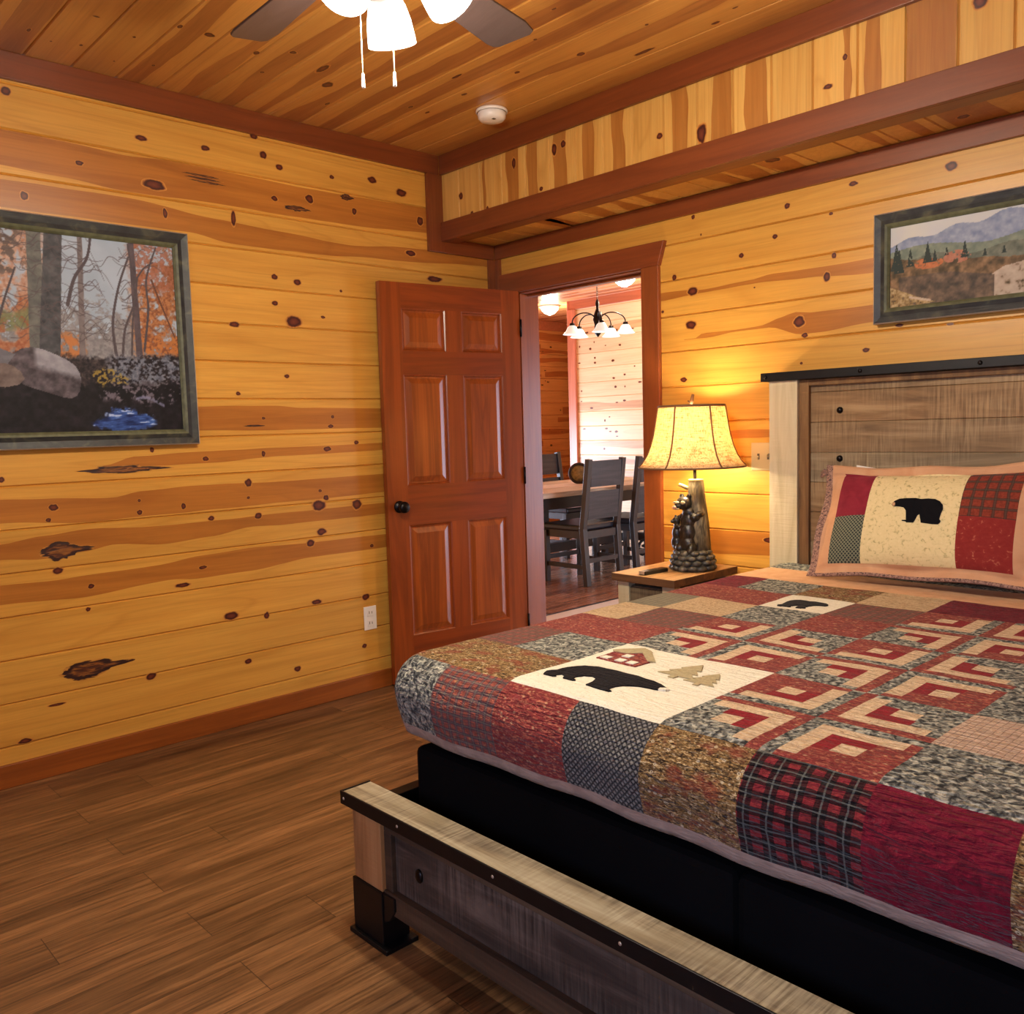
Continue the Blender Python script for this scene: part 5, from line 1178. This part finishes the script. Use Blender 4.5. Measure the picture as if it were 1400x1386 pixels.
for k in range(5):
    a = math.radians(-42 + 72 * k); d = Vector((math.cos(a), math.sin(a), 0)); pts = []
    for i in range(15):
        th = PI * i / 14; pts.append(d * (.03 + .115 - .115 * math.cos(th)) + Vector((0, 0, -.40 + .075 * math.sin(th) - .04 * i / 14)))
    mb = MB(); mb.tube(pts, .006, 8); ar = mb.build('arm', M_DARK, cd)
    p = d * .26 + Vector((0, 0, -.44)); mb = MB(); mb.lathe([(.0, .005), (.022, 0), (.026, -.025), (.0, -.03)], p, 16); mb.build('socket', M_DARK, ar)
    mb = MB(); mb.lathe([(.024, -.022), (.04, -.035), (.058, -.07), (.082, -.098), (.088, -.102), (.084, -.104), (.052, -.074), (.034, -.04), (.02, -.026)], p, 24); mb.build('shade', M_FSH, ar)['label'] = 'frosted glass bell shade'
# dome lights
def dome(x, y, lab, e):
    r = empty('ceiling_light', (x, y, H)); mb = MB(); mb.lathe([(0, 0), (.12, 0), (.12, -.015), (.105, -.02)], seg=28); mb.build('rim', M_WHITE, r)
    mb = MB(); mb.lathe([(.105, -.02), (.095, -.05), (.06, -.085), (.015, -.105), (0, -.107)], seg=28); mb.build('glass_dome', M_GLOW, r)
    tag(r, lab, 'ceiling light', 'dome lights beyond the doorway')
    L = bpy.data.lights.new('dome_light', 'POINT'); L.energy = e; L.color = (1, .80, .60); L.shadow_soft_size = .06; lo = bpy.data.objects.new('dome_light', L); COL.objects.link(lo); lo.location = (x, y, H - .16)
dome(-1.72, 3.22, 'white lit dome light on the dining ceiling right of the chandelier', 22)
dome(-3.53, 4.08, 'white lit dome light left of the chandelier through the doorway', 22)

# ------------------------------------------------------------------ daylight: lamps added at guessed, unseen places
def area(name, loc, rot, sx, sy, e, col):
    L = bpy.data.lights.new(name, 'AREA'); L.shape = 'RECTANGLE'; L.size = sx; L.size_y = sy; L.energy = e; L.color = col
    o = bpy.data.objects.new(name, L); COL.objects.link(o); o.location = loc; o.rotation_euler = rot; return o
area('added_bedroom_daylight', ((WX0 + WX1) / 2, YB - .16, (WZ0 + WZ1) / 2), (PI / 2, 0, 0), WX1 - WX0, WZ1 - WZ0, 50, (.46, .62, 1.0))  # added lamp outside the guessed window, tints the quilt drop blue
area('added_dining_daylight_right', (DXR + .1, 2.9, .95), (0, PI / 2, 0), 1.6, 1.9, 60, (.66, .78, 1.0))  # added lamp at the guessed opening, cool light from the right
area('added_dining_daylight_left', (-4.57, 2.5, .65), (0, -PI / 2, 0), 1.2, 2.4, 150, (.66, .78, 1.0))  # added lamp before a solid wall, brightens back wall and floor from the left
W = bpy.data.worlds.new('daylight'); S.world = W; W.use_nodes = True
W.node_tree.nodes['Background'].inputs[0].default_value = (.55, .68, 1.0, 1); W.node_tree.nodes['Background'].inputs[1].default_value = .8

# ------------------------------------------------------------------ camera
cam = bpy.data.cameras.new('camera'); co = bpy.data.objects.new('camera', cam); COL.objects.link(co)
y, p, r = .8166, -.0898, -.0291
fw = Vector((-math.sin(y) * math.cos(p), math.cos(y) * math.cos(p), math.sin(p))); rt = Vector((math.cos(y), math.sin(y), 0)); up = rt.cross(fw)
r2 = rt * math.cos(r) + up * math.sin(r); u2 = -rt * math.sin(r) + up * math.cos(r)
co.matrix_world = Matrix(((r2.x, u2.x, -fw.x, 3.588), (r2.y, u2.y, -fw.y, -3.293), (r2.z, u2.z, -fw.z, 1.27), (0, 0, 0, 1)))
cam.sensor_fit = 'HORIZONTAL'; cam.sensor_width = 36; cam.lens = 36 * 1196.9 / 1400; cam.clip_start = .05
S.camera = co
S.view_settings.view_transform = 'Standard'; S.view_settings.look = 'None'; S.view_settings.gamma = 1; S.view_settings.use_curve_mapping = False
S.view_settings.exposure = .42
S.cycles.use_denoising = True; S.cycles.max_bounces = 8; S.cycles.diffuse_bounces = 5; S.cycles.caustics_reflective = False; S.cycles.caustics_refractive = False
S.cycles.sample_clamp_indirect = 8
